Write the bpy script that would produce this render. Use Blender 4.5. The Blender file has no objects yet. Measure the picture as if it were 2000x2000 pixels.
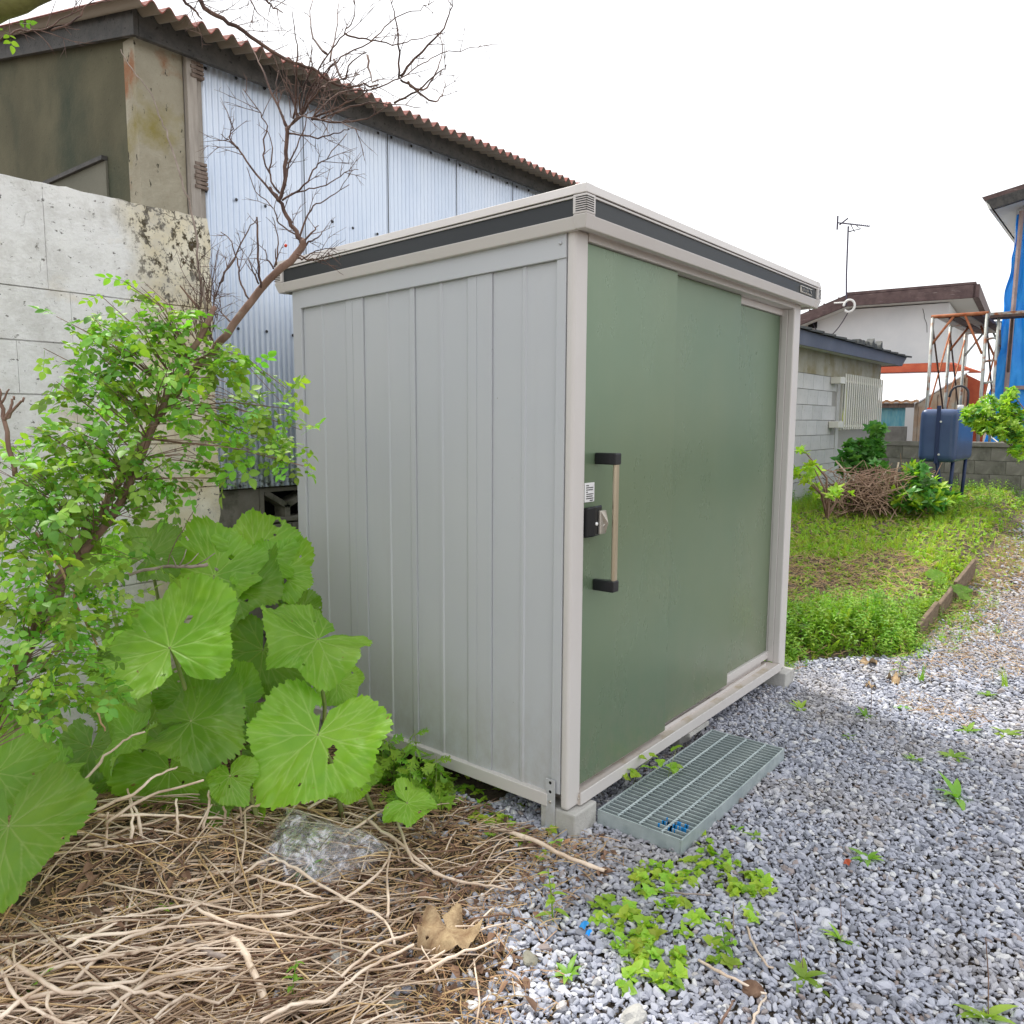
import bpy, math, random
import numpy as np
from mathutils import Vector, Matrix, Euler
from mathutils import noise as mnoise
R_ = math.radians
rnd = random.Random(7)
SC = bpy.context.scene
COL = SC.collection

# ---------------------------------------------------------------- camera
YAW, PIT, ROL, FPX = 0.67681, 0.11575, 0.00507, 1533.3
CAM = np.array([-2.1386, -1.4661, 1.4356])
_F = np.array([math.cos(PIT)*math.cos(YAW), math.cos(PIT)*math.sin(YAW), -math.sin(PIT)])
_R0 = np.array([math.sin(YAW), -math.cos(YAW), 0.0])
_U0 = np.cross(_R0, _F)
_R = _R0*math.cos(ROL) + _U0*math.sin(ROL)
_U = -_R0*math.sin(ROL) + _U0*math.cos(ROL)
cd = bpy.data.cameras.new('camera'); cam = bpy.data.objects.new('camera', cd); COL.objects.link(cam)
cam.matrix_world = Matrix(((_R[0], _U[0], -_F[0], CAM[0]), (_R[1], _U[1], -_F[1], CAM[1]), (_R[2], _U[2], -_F[2], CAM[2]), (0, 0, 0, 1)))
cd.sensor_width = 36; cd.lens = FPX/2000*36; cd.clip_end = 1000; cd.clip_start = 0.05
SC.camera = cam

# ---------------------------------------------------------------- light
SUN_AZ, SUN_EL = R_(72), R_(57)          # direction towards the sun, measured from +X
w = bpy.data.worlds.new('World'); SC.world = w; w.use_nodes = True
nt = w.node_tree; nt.nodes.clear()
sky = nt.nodes.new('ShaderNodeTexSky'); sky.sky_type = 'NISHITA'; sky.sun_disc = False
sky.sun_elevation = SUN_EL; sky.sun_rotation = math.pi/2 - SUN_AZ; sky.air_density = 1.0; sky.dust_density = 4.0
bg1 = nt.nodes.new('ShaderNodeBackground'); bg1.inputs['Strength'].default_value = 0.08
bg2 = nt.nodes.new('ShaderNodeBackground'); bg2.inputs['Color'].default_value = (0.97, 0.985, 1.0, 1); bg2.inputs['Strength'].default_value = 1.25
mx = nt.nodes.new('ShaderNodeMixShader'); mx.inputs[0].default_value = 0.86   # thin bright overcast over the blue
out = nt.nodes.new('ShaderNodeOutputWorld')
nt.links.new(sky.outputs[0], bg1.inputs[0]); nt.links.new(bg1.outputs[0], mx.inputs[1]); nt.links.new(bg2.outputs[0], mx.inputs[2]); nt.links.new(mx.outputs[0], out.inputs[0])
sd = bpy.data.lights.new('sun', 'SUN'); sun = bpy.data.objects.new('sun', sd); COL.objects.link(sun)
sd.energy = 3.0; sd.angle = R_(7.0); sd.color = (1.0, 0.96, 0.88)
sdir = Vector((math.cos(SUN_EL)*math.cos(SUN_AZ), math.cos(SUN_EL)*math.sin(SUN_AZ), math.sin(SUN_EL)))
sun.rotation_euler = sdir.to_track_quat('Z', 'Y').to_euler(); sun.location = (0, 8, 12)
SC.view_settings.view_transform = 'Standard'; SC.view_settings.look = 'None'
SC.view_settings.exposure = 0.44; SC.view_settings.gamma = 1.0; SC.view_settings.use_curve_mapping = False
SC.cycles.max_bounces = 7; SC.cycles.transparent_max_bounces = 12; SC.cycles.caustics_reflective = False; SC.cycles.caustics_refractive = False

# ---------------------------------------------------------------- measuring helpers (photo pixel + real plane or distance -> place)
def ray(px, py): return _F + _R*(px-1000)/FPX - _U*(py-1000)/FPX
def at(px, py, d): return CAM + ray(px, py)*d
def hx(px, py, x): r = ray(px, py); return CAM + r*((x-CAM[0])/r[0])
def hy(px, py, y): r = ray(px, py); return CAM + r*((y-CAM[1])/r[1])
def hz(px, py, z): r = ray(px, py); return CAM + r*((z-CAM[2])/r[2])
def hv(px, py, P0, az):
    n = np.array([-math.sin(R_(az)), math.cos(R_(az)), 0]); r = ray(px, py)
    return CAM + r*(((np.array(P0)-CAM) @ n)/(r @ n))
def sstep(a, b, v):
    t = np.clip((v-a)/(b-a), 0, 1); return t*t*(3-2*t)

# ---------------------------------------------------------------- materials
def lin(c): return tuple(c)+(1,) if len(c) == 3 else c
class NB:
    def __init__(s, name):
        s.m = bpy.data.materials.new(name); s.m.use_nodes = True; s.t = s.m.node_tree; s.t.nodes.clear()
        s.out = s.n('ShaderNodeOutputMaterial'); s.tc = s.n('ShaderNodeTexCoord')
    def n(s, k, **kw):
        x = s.t.nodes.new(k)
        for a, b in kw.items(): setattr(x, a, b)
        return x
    def l(s, a, b): s.t.links.new(a, b)
    def noise(s, scale, detail=5, stretch=(1, 1, 1), rough=0.6, dist=0.0, coord='Object'):
        mp = s.n('ShaderNodeMapping'); mp.inputs['Scale'].default_value = stretch; s.l(s.tc.outputs[coord], mp.inputs[0])
        x = s.n('ShaderNodeTexNoise'); x.inputs['Scale'].default_value = scale; x.inputs['Detail'].default_value = detail
        x.inputs['Roughness'].default_value = rough; x.inputs['Distortion'].default_value = dist
        s.l(mp.outputs[0], x.inputs['Vector']); return x.outputs['Fac']
    def ramp(s, src, a, b, c1=(0, 0, 0), c2=(1, 1, 1)):
        r = s.n('ShaderNodeValToRGB'); r.color_ramp.elements[0].position = a; r.color_ramp.elements[1].position = b
        r.color_ramp.elements[0].color = lin(c1); r.color_ramp.elements[1].color = lin(c2); s.l(src, r.inputs[0]); return r.outputs[0]
    def mix(s, f, a, b, mode='MIX'):
        x = s.n('ShaderNodeMix', data_type='RGBA', blend_type=mode)
        for sock, v in ((x.inputs[0], f), (x.inputs[6], a), (x.inputs[7], b)):
            if hasattr(v, 'links') or hasattr(v, 'is_linked'): s.l(v, sock)
            elif isinstance(v, (int, float)): sock.default_value = v
            else: sock.default_value = lin(v)
        return x.outputs[2]
    def math(s, op, a, b=0.0):
        x = s.n('ShaderNodeMath', operation=op)
        for sock, v in ((x.inputs[0], a), (x.inputs[1], b)):
            if hasattr(v, 'is_linked'): s.l(v, sock)
            else: sock.default_value = v
        return x.outputs[0]
    def sep(s, coord='Object'):
        x = s.n('ShaderNodeSeparateXYZ'); s.l(s.tc.outputs[coord], x.inputs[0]); return x.outputs
    def bump(s, src, strength=0.3, dist=0.01, prev=None):
        b = s.n('ShaderNodeBump'); b.inputs['Strength'].default_value = strength; b.inputs['Distance'].default_value = dist
        s.l(src, b.inputs['Height'])
        if prev is not None: s.l(prev, b.inputs['Normal'])
        return b.outputs[0]
    def bsdf(s, col, rough=0.7, metal=0.0, spec=0.4, normal=None, trans=0.0, tcol=None, alpha=None, coat=0):
        p = s.n('ShaderNodeBsdfPrincipled')
        for sock, v in ((p.inputs['Base Color'], col), (p.inputs['Roughness'], rough)):
            if hasattr(v, 'is_linked'): s.l(v, sock)
            elif isinstance(v, (int, float)): sock.default_value = v
            else: sock.default_value = lin(v)
        p.inputs['Metallic'].default_value = metal; p.inputs['Specular IOR Level'].default_value = spec
        if coat: p.inputs['Coat Weight'].default_value = coat
        if normal is not None: s.l(normal, p.inputs['Normal'])
        o = p.outputs[0]
        if trans > 0:
            t = s.n('ShaderNodeBsdfTranslucent'); c = col if tcol is None else tcol
            if hasattr(c, 'is_linked'): s.l(c, t.inputs[0])
            else: t.inputs[0].default_value = lin(c)
            m = s.n('ShaderNodeMixShader'); m.inputs[0].default_value = trans; s.l(o, m.inputs[1]); s.l(t.outputs[0], m.inputs[2]); o = m.outputs[0]
        s.l(o, s.out.inputs[0]); return p
def pm(name, c1, c2=None, rough=0.7, scale=6, detail=5, bump=0.0, bscale=80, metal=0.0, spec=0.4, rand=0.0, trans=0.0, stretch=(1, 1, 1),
       lo=0.35, hi=0.65, bdist=0.005, hue=0.0, layers=(), coat=0):
    b = NB(name); col = b.ramp(b.noise(scale, detail, stretch), lo, hi, c1, c2 if c2 is not None else c1)
    for (lc, a, z, sc, st) in layers: col = b.mix(b.ramp(b.noise(sc, 6, st), a, z), col, lc)
    if rand or hue:
        oi = b.n('ShaderNodeObjectInfo'); hs = b.n('ShaderNodeHueSaturation'); b.l(col, hs.inputs['Color'])
        mr = b.n('ShaderNodeMapRange'); mr.inputs[3].default_value = 1-rand; mr.inputs[4].default_value = 1+rand; b.l(oi.outputs['Random'], mr.inputs[0]); b.l(mr.outputs[0], hs.inputs['Value'])
        if hue:
            m2 = b.n('ShaderNodeMapRange'); m2.inputs[3].default_value = 0.5-hue; m2.inputs[4].default_value = 0.5+hue
            b.l(b.math('FRACT', b.math('MULTIPLY', oi.outputs['Random'], 7.13)), m2.inputs[0]); b.l(m2.outputs[0], hs.inputs['Hue'])
        col = hs.outputs[0]
    nm = b.bump(b.noise(bscale, 6), bump, bdist) if bump else None
    b.bsdf(col, rough, metal, spec, nm, trans, coat=coat); return b.m

M = {}
M['shed_grey'] = pm('shed_grey', (.49, .51, .545), (.53, .54, .555), rough=.42, scale=1.2, bump=.06, bscale=600, bdist=.001, spec=.35,
                    layers=(((.42, .41, .38), .66, .8, 3, (1, 1, .25)),))
M['trim'] = pm('trim', (.60, .565, .545), (.63, .60, .58), rough=.4, scale=2, bump=.03, bscale=500, bdist=.001)
M['door'] = pm('door', (.155, .225, .135), (.19, .24, .14), rough=.27, scale=.8, metal=.25, bump=.05, bscale=900, bdist=.0006, spec=.55, coat=.15)
M['band'] = pm('band', (.024, .028, .032), rough=.45, scale=3)
M['black'] = pm('black', (.012, .013, .015), rough=.35)
M['dark_gap'] = pm('dark_gap', (.01, .01, .01), rough=.9)
def mat_metalpaint(name, c1, c2, rough, metal, spec, wear=.25):
    b = NB(name); z = b.sep(); col = b.ramp(b.noise(.9, 4), .3, .7, c1, c2)
    f = b.n('ShaderNodeMapRange'); f.inputs[1].default_value = .62; f.inputs[2].default_value = .10; b.l(z[2], f.inputs[0])
    sp = b.math('MULTIPLY', b.math('POWER', f.outputs[0], 1.6), b.ramp(b.noise(16, 8, (1, 1, .7), .75), .36, .62))
    col = b.mix(b.math('MULTIPLY', sp, .42), col, (.30, .26, .20))                    # mud splash near the ground
    st = b.ramp(b.noise(7, 6, (4, 4, .22), .7), .56, .78, (0, 0, 0), (.30, .30, .30)); col = b.mix(b.math('MULTIPLY', st, wear), col, (.36, .35, .31))   # faint run marks
    col = b.mix(b.ramp(b.noise(75, 3), .76, .79), col, (.16, .14, .11))               # specks
    rr = b.n('ShaderNodeMapRange'); rr.inputs[3].default_value = rough-.05; rr.inputs[4].default_value = rough+.14; b.l(b.noise(3.5, 6, (1, 1, .5)), rr.inputs[0])
    b.bsdf(col, rr.outputs[0], metal, spec, b.bump(b.noise(1.6, 2), .12, .02, b.bump(b.noise(600, 3), .05, .001))); return b.m
M['shed_grey'] = mat_metalpaint('shed_grey', (.49, .51, .545), (.53, .54, .555), .40, 0, .35)
M['door'] = mat_metalpaint('door', (.145, .22, .14), (.185, .24, .145), .24, .25, .55, .22)
M['brass'] = pm('brass', (.55, .48, .36), rough=.3, metal=.8)
M['lever'] = pm('lever', (.5, .47, .42), rough=.35, metal=.6)
M['sticker'] = pm('sticker', (.85, .85, .85), rough=.4)
M['dirt_rail'] = pm('dirt_rail', (.58, .52, .48), (.36, .28, .16), rough=.7, scale=9, lo=.5, hi=.75)
M['galv_step'] = pm('galv_step', (.34, .40, .41), (.48, .54, .54), rough=.5, metal=.35, scale=12, bump=.15, bscale=120, bdist=.001,
                    layers=(((.2, .24, .24), .6, .75, 20, (1, 1, 1)),))
M['blue_paint'] = pm('blue_paint', (.02, .25, .6), rough=.5)
M['concrete'] = pm('concrete', (.40, .39, .37), (.50, .49, .46), rough=.9, scale=9, bump=.5, bscale=120, layers=(((.25, .24, .2), .6, .8, 14, (1, 1, 1)),))
M['cmu'] = pm('cmu', (.50, .50, .49), (.60, .59, .58), rough=.95, scale=3, bump=.4, bscale=90, rand=.08, layers=(((.36, .35, .32), .58, .75, 2.2, (1, 1, .6)), ((.3, .3, .28), .62, .7, 26, (1, 1, 1))))
M['mortar'] = pm('mortar', (.36, .35, .33), rough=.95, bump=.4)
M['low_block'] = pm('low_block', (.17, .16, .14), (.26, .25, .22), rough=.95, scale=4, bump=.5, bscale=80, rand=.1, layers=(((.07, .07, .055), .52, .7, 3, (1, 1, .5)), ((.34, .34, .3), .68, .72, 30, (1, 1, 1))))
M['breeze'] = pm('breeze', (.20, .19, .15), (.29, .28, .23), rough=.95, scale=7, bump=.5, bscale=90, layers=(((.09, .1, .06), .55, .7, 6, (1, 1, 1)),))
M['plaster_dark'] = pm('plaster_dark', (.085, .08, .048), (.125, .115, .07), rough=.95, scale=2.5, bump=.5, bscale=70,
                       layers=(((.045, .055, .035), .5, .7, 1.6, (1, 1, .7)), ((.03, .03, .02), .66, .7, 45, (1, 1, 1))))
M['plaster_corner'] = pm('plaster_corner', (.30, .27, .20), (.40, .37, .29), rough=.95, scale=5, bump=.8, bscale=60, bdist=.008,
                         layers=(((.30, .15, .08), .6, .68, 3.1, (1, 1, .8)), ((.22, .18, .03), .56, .72, 2.3, (1, 1, 1)), ((.05, .045, .03), .64, .68, 30, (1.5, 1, .6))))
M['panel_dark'] = pm('panel_dark', (.13, .13, .10), (.17, .165, .13), rough=.9, scale=5, bump=.3)
M['fascia_dark'] = pm('fascia_dark', (.045, .045, .045), (.085, .08, .075), rough=.7, scale=14, bump=.6, bscale=120, layers=(((.02, .02, .02), .6, .66, 50, (1, 1, 1)),))
M['old_wood'] = pm('old_wood', (.30, .27, .24), (.42, .38, .34), rough=.9, scale=8, stretch=(6, 6, .6), bump=.6, bscale=40)
M['wood_dark'] = pm('wood_dark', (.14, .10, .08), (.24, .19, .16), rough=.9, scale=8, stretch=(6, 6, .6), bump=.6, bscale=40)
M['screw'] = pm('screw', (.03, .03, .035), rough=.5)
def mat_galv():
    b = NB('galv_sheet'); z = b.sep()
    col = b.ramp(b.noise(3, 5, (1, 1, .3)), .3, .7, (.56, .64, .77), (.70, .76, .86))
    f = b.n('ShaderNodeMapRange'); f.inputs[1].default_value = 1.62; f.inputs[2].default_value = 1.08; b.l(z[2], f.inputs[0])
    st = b.math('MULTIPLY', b.ramp(b.noise(9, 6, (3, 1, .8)), .38, .62), f.outputs[0])
    col = b.mix(st, col, (.17, .22, .13))
    f2 = b.n('ShaderNodeMapRange'); f2.inputs[1].default_value = 1.3; f2.inputs[2].default_value = 1.06; b.l(z[2], f2.inputs[0])
    col = b.mix(b.math('MULTIPLY', b.ramp(b.noise(60, 3, (1, 1, 1)), .5, .62), f2.outputs[0]), col, (.05, .06, .04))
    b.bsdf(col, .40, .5, .5); return b.m
M['galv'] = mat_galv()
def mat_roof():
    b = NB('roof_sheet'); col = b.ramp(b.noise(7, 6), .35, .65, (.20, .045, .035), (.30, .10, .075))
    col = b.mix(b.ramp(b.noise(30, 5), .5, .7), col, (.12, .09, .075))
    g = b.n('ShaderNodeNewGeometry'); s = b.n('ShaderNodeSeparateXYZ'); b.l(g.outputs['True Normal'], s.inputs[0])
    col = b.mix(b.math('LESS_THAN', s.outputs[2], 0.0), col, (.27, .23, .19))   # the unpainted grey-brown underside
    b.bsdf(col, .8, 0, .3, b.bump(b.noise(60, 5), .5, .004)); return b.m
M['roof'] = mat_roof()
def mat_whitewall():
    b = NB('painted_block'); x = b.sep()
    col = b.ramp(b.noise(2.2, 6), .35, .7, (.80, .80, .80), (.88, .87, .85))
    col = b.mix(b.ramp(b.noise(1.7, 5, (1, 1, 1.6)), .58, .74), col, (.74, .62, .44))
    f = b.n('ShaderNodeMapRange'); f.inputs[1].default_value = -.62; f.inputs[2].default_value = -.42; b.l(b.math('ADD', x[0], b.math('MULTIPLY', b.noise(3, 5), .3)), f.inputs[0])
    f.inputs[1].default_value = -.46; f.inputs[2].default_value = -.34
    col = b.mix(f.outputs[0], col, b.ramp(b.noise(5, 5), .35, .65, (.66, .57, .38), (.80, .75, .62)))
    fz = b.n('ShaderNodeMapRange'); fz.inputs[1].default_value = 1.3; fz.inputs[2].default_value = 2.2; b.l(x[2], fz.inputs[0])
    moss = b.ramp(b.math('ADD', b.noise(26, 8, (1, 1, .8), .75), b.math('MULTIPLY', fz.outputs[0], .10)), .60, .645)
    col = b.mix(b.math('MULTIPLY', moss, f.outputs[0]), col, (.07, .055, .03))
    col = b.mix(b.ramp(b.noise(34, 7, (1, 1, 1.4), .7), .615, .65), col, (.13, .12, .11)); col = b.mix(b.ramp(b.noise(8, 7, (1, 1, 1), .75), .45, .7, (0, 0, 0), (.62, .62, .62)), col, (.50, .48, .45))
    # hairline cracks
    mp = b.n('ShaderNodeMapping'); b.l(b.tc.outputs['Object'], mp.inputs[0]); nz = b.n('ShaderNodeTexNoise'); nz.inputs['Scale'].default_value = 5; nz.inputs['Detail'].default_value = 6
    b.l(mp.outputs[0], nz.inputs['Vector'])
    ad = b.mix(.30, mp.outputs[0], nz.outputs['Color'], 'ADD'); v = b.n('ShaderNodeTexVoronoi', feature='DISTANCE_TO_EDGE'); v.inputs['Scale'].default_value = 1.35; b.l(ad, v.inputs['Vector'])
    cr = b.ramp(v.outputs['Distance'], .001, .0035, (1, 1, 1), (0, 0, 0)); cr = b.math('MULTIPLY', cr, b.ramp(b.noise(2.1, 4), .50, .58, (0, 0, 0), (.75, .75, .75)))
    col = b.mix(cr, col, (.10, .09, .08))
    n1 = b.bump(b.noise(55, 7, rough=.7), .7, .006); n2 = b.bump(b.math('SUBTRACT', 1.0, cr), .8, .01, n1)
    b.bsdf(col, .9, 0, .2, n2); return b.m
M['whitewall'] = mat_whitewall()
M['soil'] = pm('soil', (.10, .075, .05), (.19, .15, .11), rough=1, scale=5, bump=.8, bscale=60, bdist=.02, layers=(((.06, .05, .04), .5, .7, 30, (1, 1, 1)),))
M['gravel_base'] = pm('gravel_base', (.06, .06, .065), (.12, .12, .13), rough=1, scale=60)
def mat_gravel():
    b = NB('gravel_stone'); oi = b.n('ShaderNodeObjectInfo')
    r = b.n('ShaderNodeValToRGB'); cr = r.color_ramp; cr.interpolation = 'LINEAR'
    cr.elements[0].position = 0; cr.elements[0].color = (.10, .105, .13, 1); cr.elements[1].position = 1; cr.elements[1].color = (.50, .50, .54, 1)
    for p, c in ((.16, (.28, .30, .37)), (.55, (.42, .44, .53)), (.82, (.58, .59, .66)), (.93, (.78, .78, .77)), (.97, (.25, .17, .14))):
        e = cr.elements.new(p); e.color = lin(c)
    cr.elements[-1].color = (.30, .27, .25, 1)
    b.l(oi.outputs['Random'], r.inputs[0])
    col = b.mix(b.ramp(b.noise(60, 5), .3, .75, (0, 0, 0), (.5, .5, .5)), r.outputs[0], (.46, .45, .47))
    def ln(sc):
        x = b.n('ShaderNodeTexNoise'); x.inputs['Scale'].default_value = sc; x.inputs['Detail'].default_value = 4; b.l(oi.outputs['Location'], x.inputs['Vector']); return x.outputs['Fac']
    col = b.mix(b.ramp(ln(1.6), .50, .68, (0, 0, 0), (.40, .40, .40)), col, (.36, .30, .23))      # dusty, earthy patches
    col = b.mix(b.ramp(ln(.9), .40, .62, (0, 0, 0), (.18, .18, .18)), col, (.24, .25, .30))
    b.bsdf(col, .75, 0, .4, b.bump(b.noise(160, 4), .3, .002)); return b.m
M['gravel'] = mat_gravel()
M['straw'] = pm('straw', (.38, .23, .11), (.66, .48, .27), rough=.75, scale=14, rand=.35, stretch=(1, 1, 1), hue=.015)
M['heap_stalk'] = pm('heap_stalk', (.34, .23, .15), (.72, .58, .44), rough=.65, scale=7, bump=.4, bscale=140, bdist=.002)
M['brush'] = pm('brush', (.26, .15, .10), (.42, .29, .21), rough=.8, scale=6)
M['stalk'] = pm('stalk', (.54, .40, .29), (.84, .71, .58), rough=.6, scale=9, bump=.4, bscale=140, rand=.18, bdist=.002, layers=(((.22, .13, .08), .6, .72, 20, (1, 1, 1)),))
M['litter'] = pm('litter', (.13, .07, .045), (.24, .15, .10), rough=.9, scale=20, rand=.4)
def leafmat(name, c1, c2, trans=.35, rough=.45, rand=.2, hue=.02, scale=10, tc=None):
    b = NB(name); col = b.ramp(b.noise(scale, 4), .3, .7, c1, c2)
    oi = b.n('ShaderNodeObjectInfo'); hs = b.n('ShaderNodeHueSaturation'); b.l(col, hs.inputs['Color'])
    mr = b.n('ShaderNodeMapRange'); mr.inputs[3].default_value = 1-rand; mr.inputs[4].default_value = 1+rand; b.l(oi.outputs['Random'], mr.inputs[0]); b.l(mr.outputs[0], hs.inputs['Value'])
    m2 = b.n('ShaderNodeMapRange'); m2.inputs[3].default_value = .5-hue; m2.inputs[4].default_value = .5+hue
    b.l(b.math('FRACT', b.math('MULTIPLY', oi.outputs['Random'], 7.13)), m2.inputs[0]); b.l(m2.outputs[0], hs.inputs['Hue'])
    t = b.mix(1.0, hs.outputs[0], (1.5, 1.6, .7), 'MULTIPLY')
    b.bsdf(hs.outputs[0], rough, 0, .45, None, trans, t); return b.m
M['rose_leaf'] = leafmat('rose_leaf', (.13, .30, .03), (.30, .50, .07), .35, .52, .4, .03)
M['grass'] = leafmat('grass', (.27, .44, .04), (.44, .58, .07), .35, .5, .3, .03)
M['weed_leaf'] = leafmat('weed_leaf', (.18, .37, .035), (.33, .50, .06), .35, .45, .25, .02)
M['lime_leaf'] = leafmat('lime_leaf', (.26, .46, .04), (.40, .56, .05), .35, .5, .2, .02)
M['shrub_leaf'] = leafmat('shrub_leaf', (.06, .20, .04), (.15, .36, .07), .3, .35, .3, .015)
M['dry_leaf'] = pm('dry_leaf', (.24, .15, .08), (.46, .34, .20), rough=.85, scale=22, bump=.9, bscale=45, bdist=.01)
def mat_butter():
    b = NB('butterbur_leaf'); at_ = b.n('ShaderNodeAttribute'); at_.attribute_name = 'vein'
    oi = b.n('ShaderNodeObjectInfo')
    col = b.ramp(b.noise(5, 5), .3, .7, (.15, .36, .025), (.26, .47, .04))
    col = b.mix(b.ramp(b.noise(60, 4), .62, .72, (0, 0, 0), (.35, .35, .35)), col, (.22, .36, .06))
    col = b.mix(b.ramp(b.noise(26, 4), .70, .735), col, (.24, .17, .05))
    col = b.mix(b.math('MULTIPLY', at_.outputs['Fac'], .7), col, (.42, .58, .18))
    hs = b.n('ShaderNodeHueSaturation'); b.l(col, hs.inputs['Color'])
    b.l(b.math('ADD', b.math('MULTIPLY', oi.outputs['Random'], .62), .62), hs.inputs['Value'])
    g = b.n('ShaderNodeNewGeometry'); c2 = b.mix(g.outputs['Backfacing'], hs.outputs[0], (.42, .55, .36))
    t = b.mix(1.0, hs.outputs[0], (1.9, 1.8, .6), 'MULTIPLY')
    b.bsdf(c2, .45, 0, .45, b.bump(b.noise(70, 5), .35, .003), .38, t); return b.m
M['butterbur'] = mat_butter()
M['petiole'] = pm('petiole', (.22, .30, .09), (.34, .36, .14), rough=.6, scale=20)
M['bark'] = pm('bark', (.15, .085, .06), (.27, .17, .13), rough=.85, scale=18, bump=.6, bscale=90, stretch=(1, 1, .4), layers=(((.33, .27, .22), .62, .72, 24, (1, 1, 1)),))
M['twig'] = pm('twig', (.05, .026, .022), (.17, .10, .075), rough=.8, scale=18)
M['bark_grey'] = pm('bark_grey', (.22, .17, .14), (.40, .33, .29), rough=.85, scale=25, bump=.5, bscale=90)
M['bark_moss'] = pm('bark_moss', (.10, .09, .03), (.19, .19, .06), rough=.9, scale=14, bump=.5)
M['house_white'] = pm('house_white', (.66, .68, .70), (.74, .75, .76), rough=.85, scale=1.2, bump=.2, bscale=60)
M['house_brown'] = pm('house_brown', (.075, .045, .045), (.13, .085, .08), rough=.7, scale=6, layers=(((.3, .24, .22), .62, .7, 9, (1, .3, 4)),))
M['soffit'] = pm('soffit', (.60, .60, .57), rough=.8)
M['metal_roof'] = pm('metal_roof', (.65, .65, .68), rough=.4, metal=.3)
M['slate_fascia'] = pm('slate_fascia', (.085, .095, .13), (.12, .13, .17), rough=.6, scale=2)
M['tile_dark'] = pm('tile_dark', (.05, .055, .055), (.10, .10, .09), rough=.7, scale=10)
M['beam_stain'] = pm('beam_stain', (.33, .31, .24), (.44, .42, .36), rough=.95, scale=3, bump=.4, layers=(((.24, .20, .09), .5, .68, 1.6, (1, 1, 1)), ((.07, .06, .04), .67, .70, 16, (1, 1, 1))))
M['ivory'] = pm('ivory', (.66, .64, .56), (.72, .70, .63), rough=.5, scale=4)
M['glass'] = pm('glass', (.05, .07, .07), rough=.1, spec=.8)
M['yellow_cloth'] = pm('yellow_cloth', (.55, .60, .08), rough=.8)
M['red_ridge'] = pm('red_ridge', (.36, .06, .025), (.45, .10, .04), rough=.6, scale=4)
M['pale_roof'] = pm('pale_roof', (.72, .72, .76), (.80, .80, .82), rough=.6, scale=3, layers=(((.3, .25, .22), .70, .72, 16, (1, 1, 1)), ((.55, .72, .76), .55, .7, 1.0, (1, 1, 1))))
M['rust_edge'] = pm('rust_edge', (.45, .20, .07), (.6, .42, .28), rough=.8, scale=20)
M['turquoise'] = pm('turquoise', (.10, .33, .42), (.20, .42, .45), rough=.6, scale=6, stretch=(4, 4, 1))
M['rust_wall'] = pm('rust_wall', (.40, .34, .27), (.34, .22, .14), rough=.9, scale=2.4, layers=(((.26, .09, .04), .56, .7, 2.0, (1, 1, 1)), ((.30, .36, .33), .6, .7, 1.5, (1, 1, 1))))
M['scaf_steel'] = pm('scaf_steel', (.33, .34, .32), (.48, .49, .45), rough=.5, metal=.4, scale=8, layers=(((.28, .10, .04), .55, .65, 5, (1, 1, 1)),))
M['scaf_rust'] = pm('scaf_rust', (.32, .085, .03), (.42, .17, .08), rough=.8, scale=12)
M['scaf_dark'] = pm('scaf_dark', (.05, .03, .03), (.12, .07, .05), rough=.7, scale=12)
M['tarp'] = pm('tarp', (.012, .30, .92), (.03, .40, .98), rough=.4, scale=2, bump=.3, bscale=14, bdist=.02, spec=.5, trans=.12)
M['batten'] = pm('batten', (.30, .22, .20), (.40, .30, .28), rough=.8, scale=8)
M['tank'] = pm('tank', (.045, .075, .17), (.06, .10, .21), rough=.32, scale=3, spec=.5, layers=(((.13, .13, .06), .66, .78, 3, (1, 1, .4)),))
M['tank_leg'] = pm('tank_leg', (.02, .035, .10), rough=.5)
M['pipe'] = pm('pipe', (.04, .04, .045), rough=.5)
M['red_mark'] = pm('red_mark', (.7, .06, .02), rough=.5)
M['wire'] = pm('wire', (.06, .05, .08), rough=.6)
M['white_plastic'] = pm('white_plastic', (.7, .7, .68), rough=.5)
M['edging'] = pm('edging', (.13, .09, .06), (.22, .16, .11), rough=.9, scale=10, stretch=(1, 6, 6), bump=.5)
def mat_plastic():
    b = NB('clear_plastic'); n = b.bump(b.noise(7, 2, (1, 2.5, 1), dist=1.0), .5, .02)
    g = b.n('ShaderNodeBsdfGlossy'); g.inputs['Roughness'].default_value = .18; g.inputs['Color'].default_value = (.95, .97, 1, 1); b.l(n, g.inputs['Normal'])
    d = b.n('ShaderNodeBsdfDiffuse'); d.inputs['Color'].default_value = (.66, .64, .72, 1); b.l(n, d.inputs['Normal'])
    t = b.n('ShaderNodeBsdfTransparent')
    m1 = b.n('ShaderNodeMixShader'); m1.inputs[0].default_value = .5; b.l(g.outputs[0], m1.inputs[1]); b.l(d.outputs[0], m1.inputs[2])
    f = b.ramp(b.noise(6, 3, (1.0, 3.0, 1), dist=3.0), .47, .60, (.10, .10, .10), (.46, .46, .46))
    m2 = b.n('ShaderNodeMixShader'); b.l(f, m2.inputs[0]); b.l(t.outputs[0], m2.inputs[1]); b.l(m1.outputs[0], m2.inputs[2]); b.l(m2.outputs[0], b.out.inputs[0]); return b.m
M['plastic'] = mat_plastic()

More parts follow.
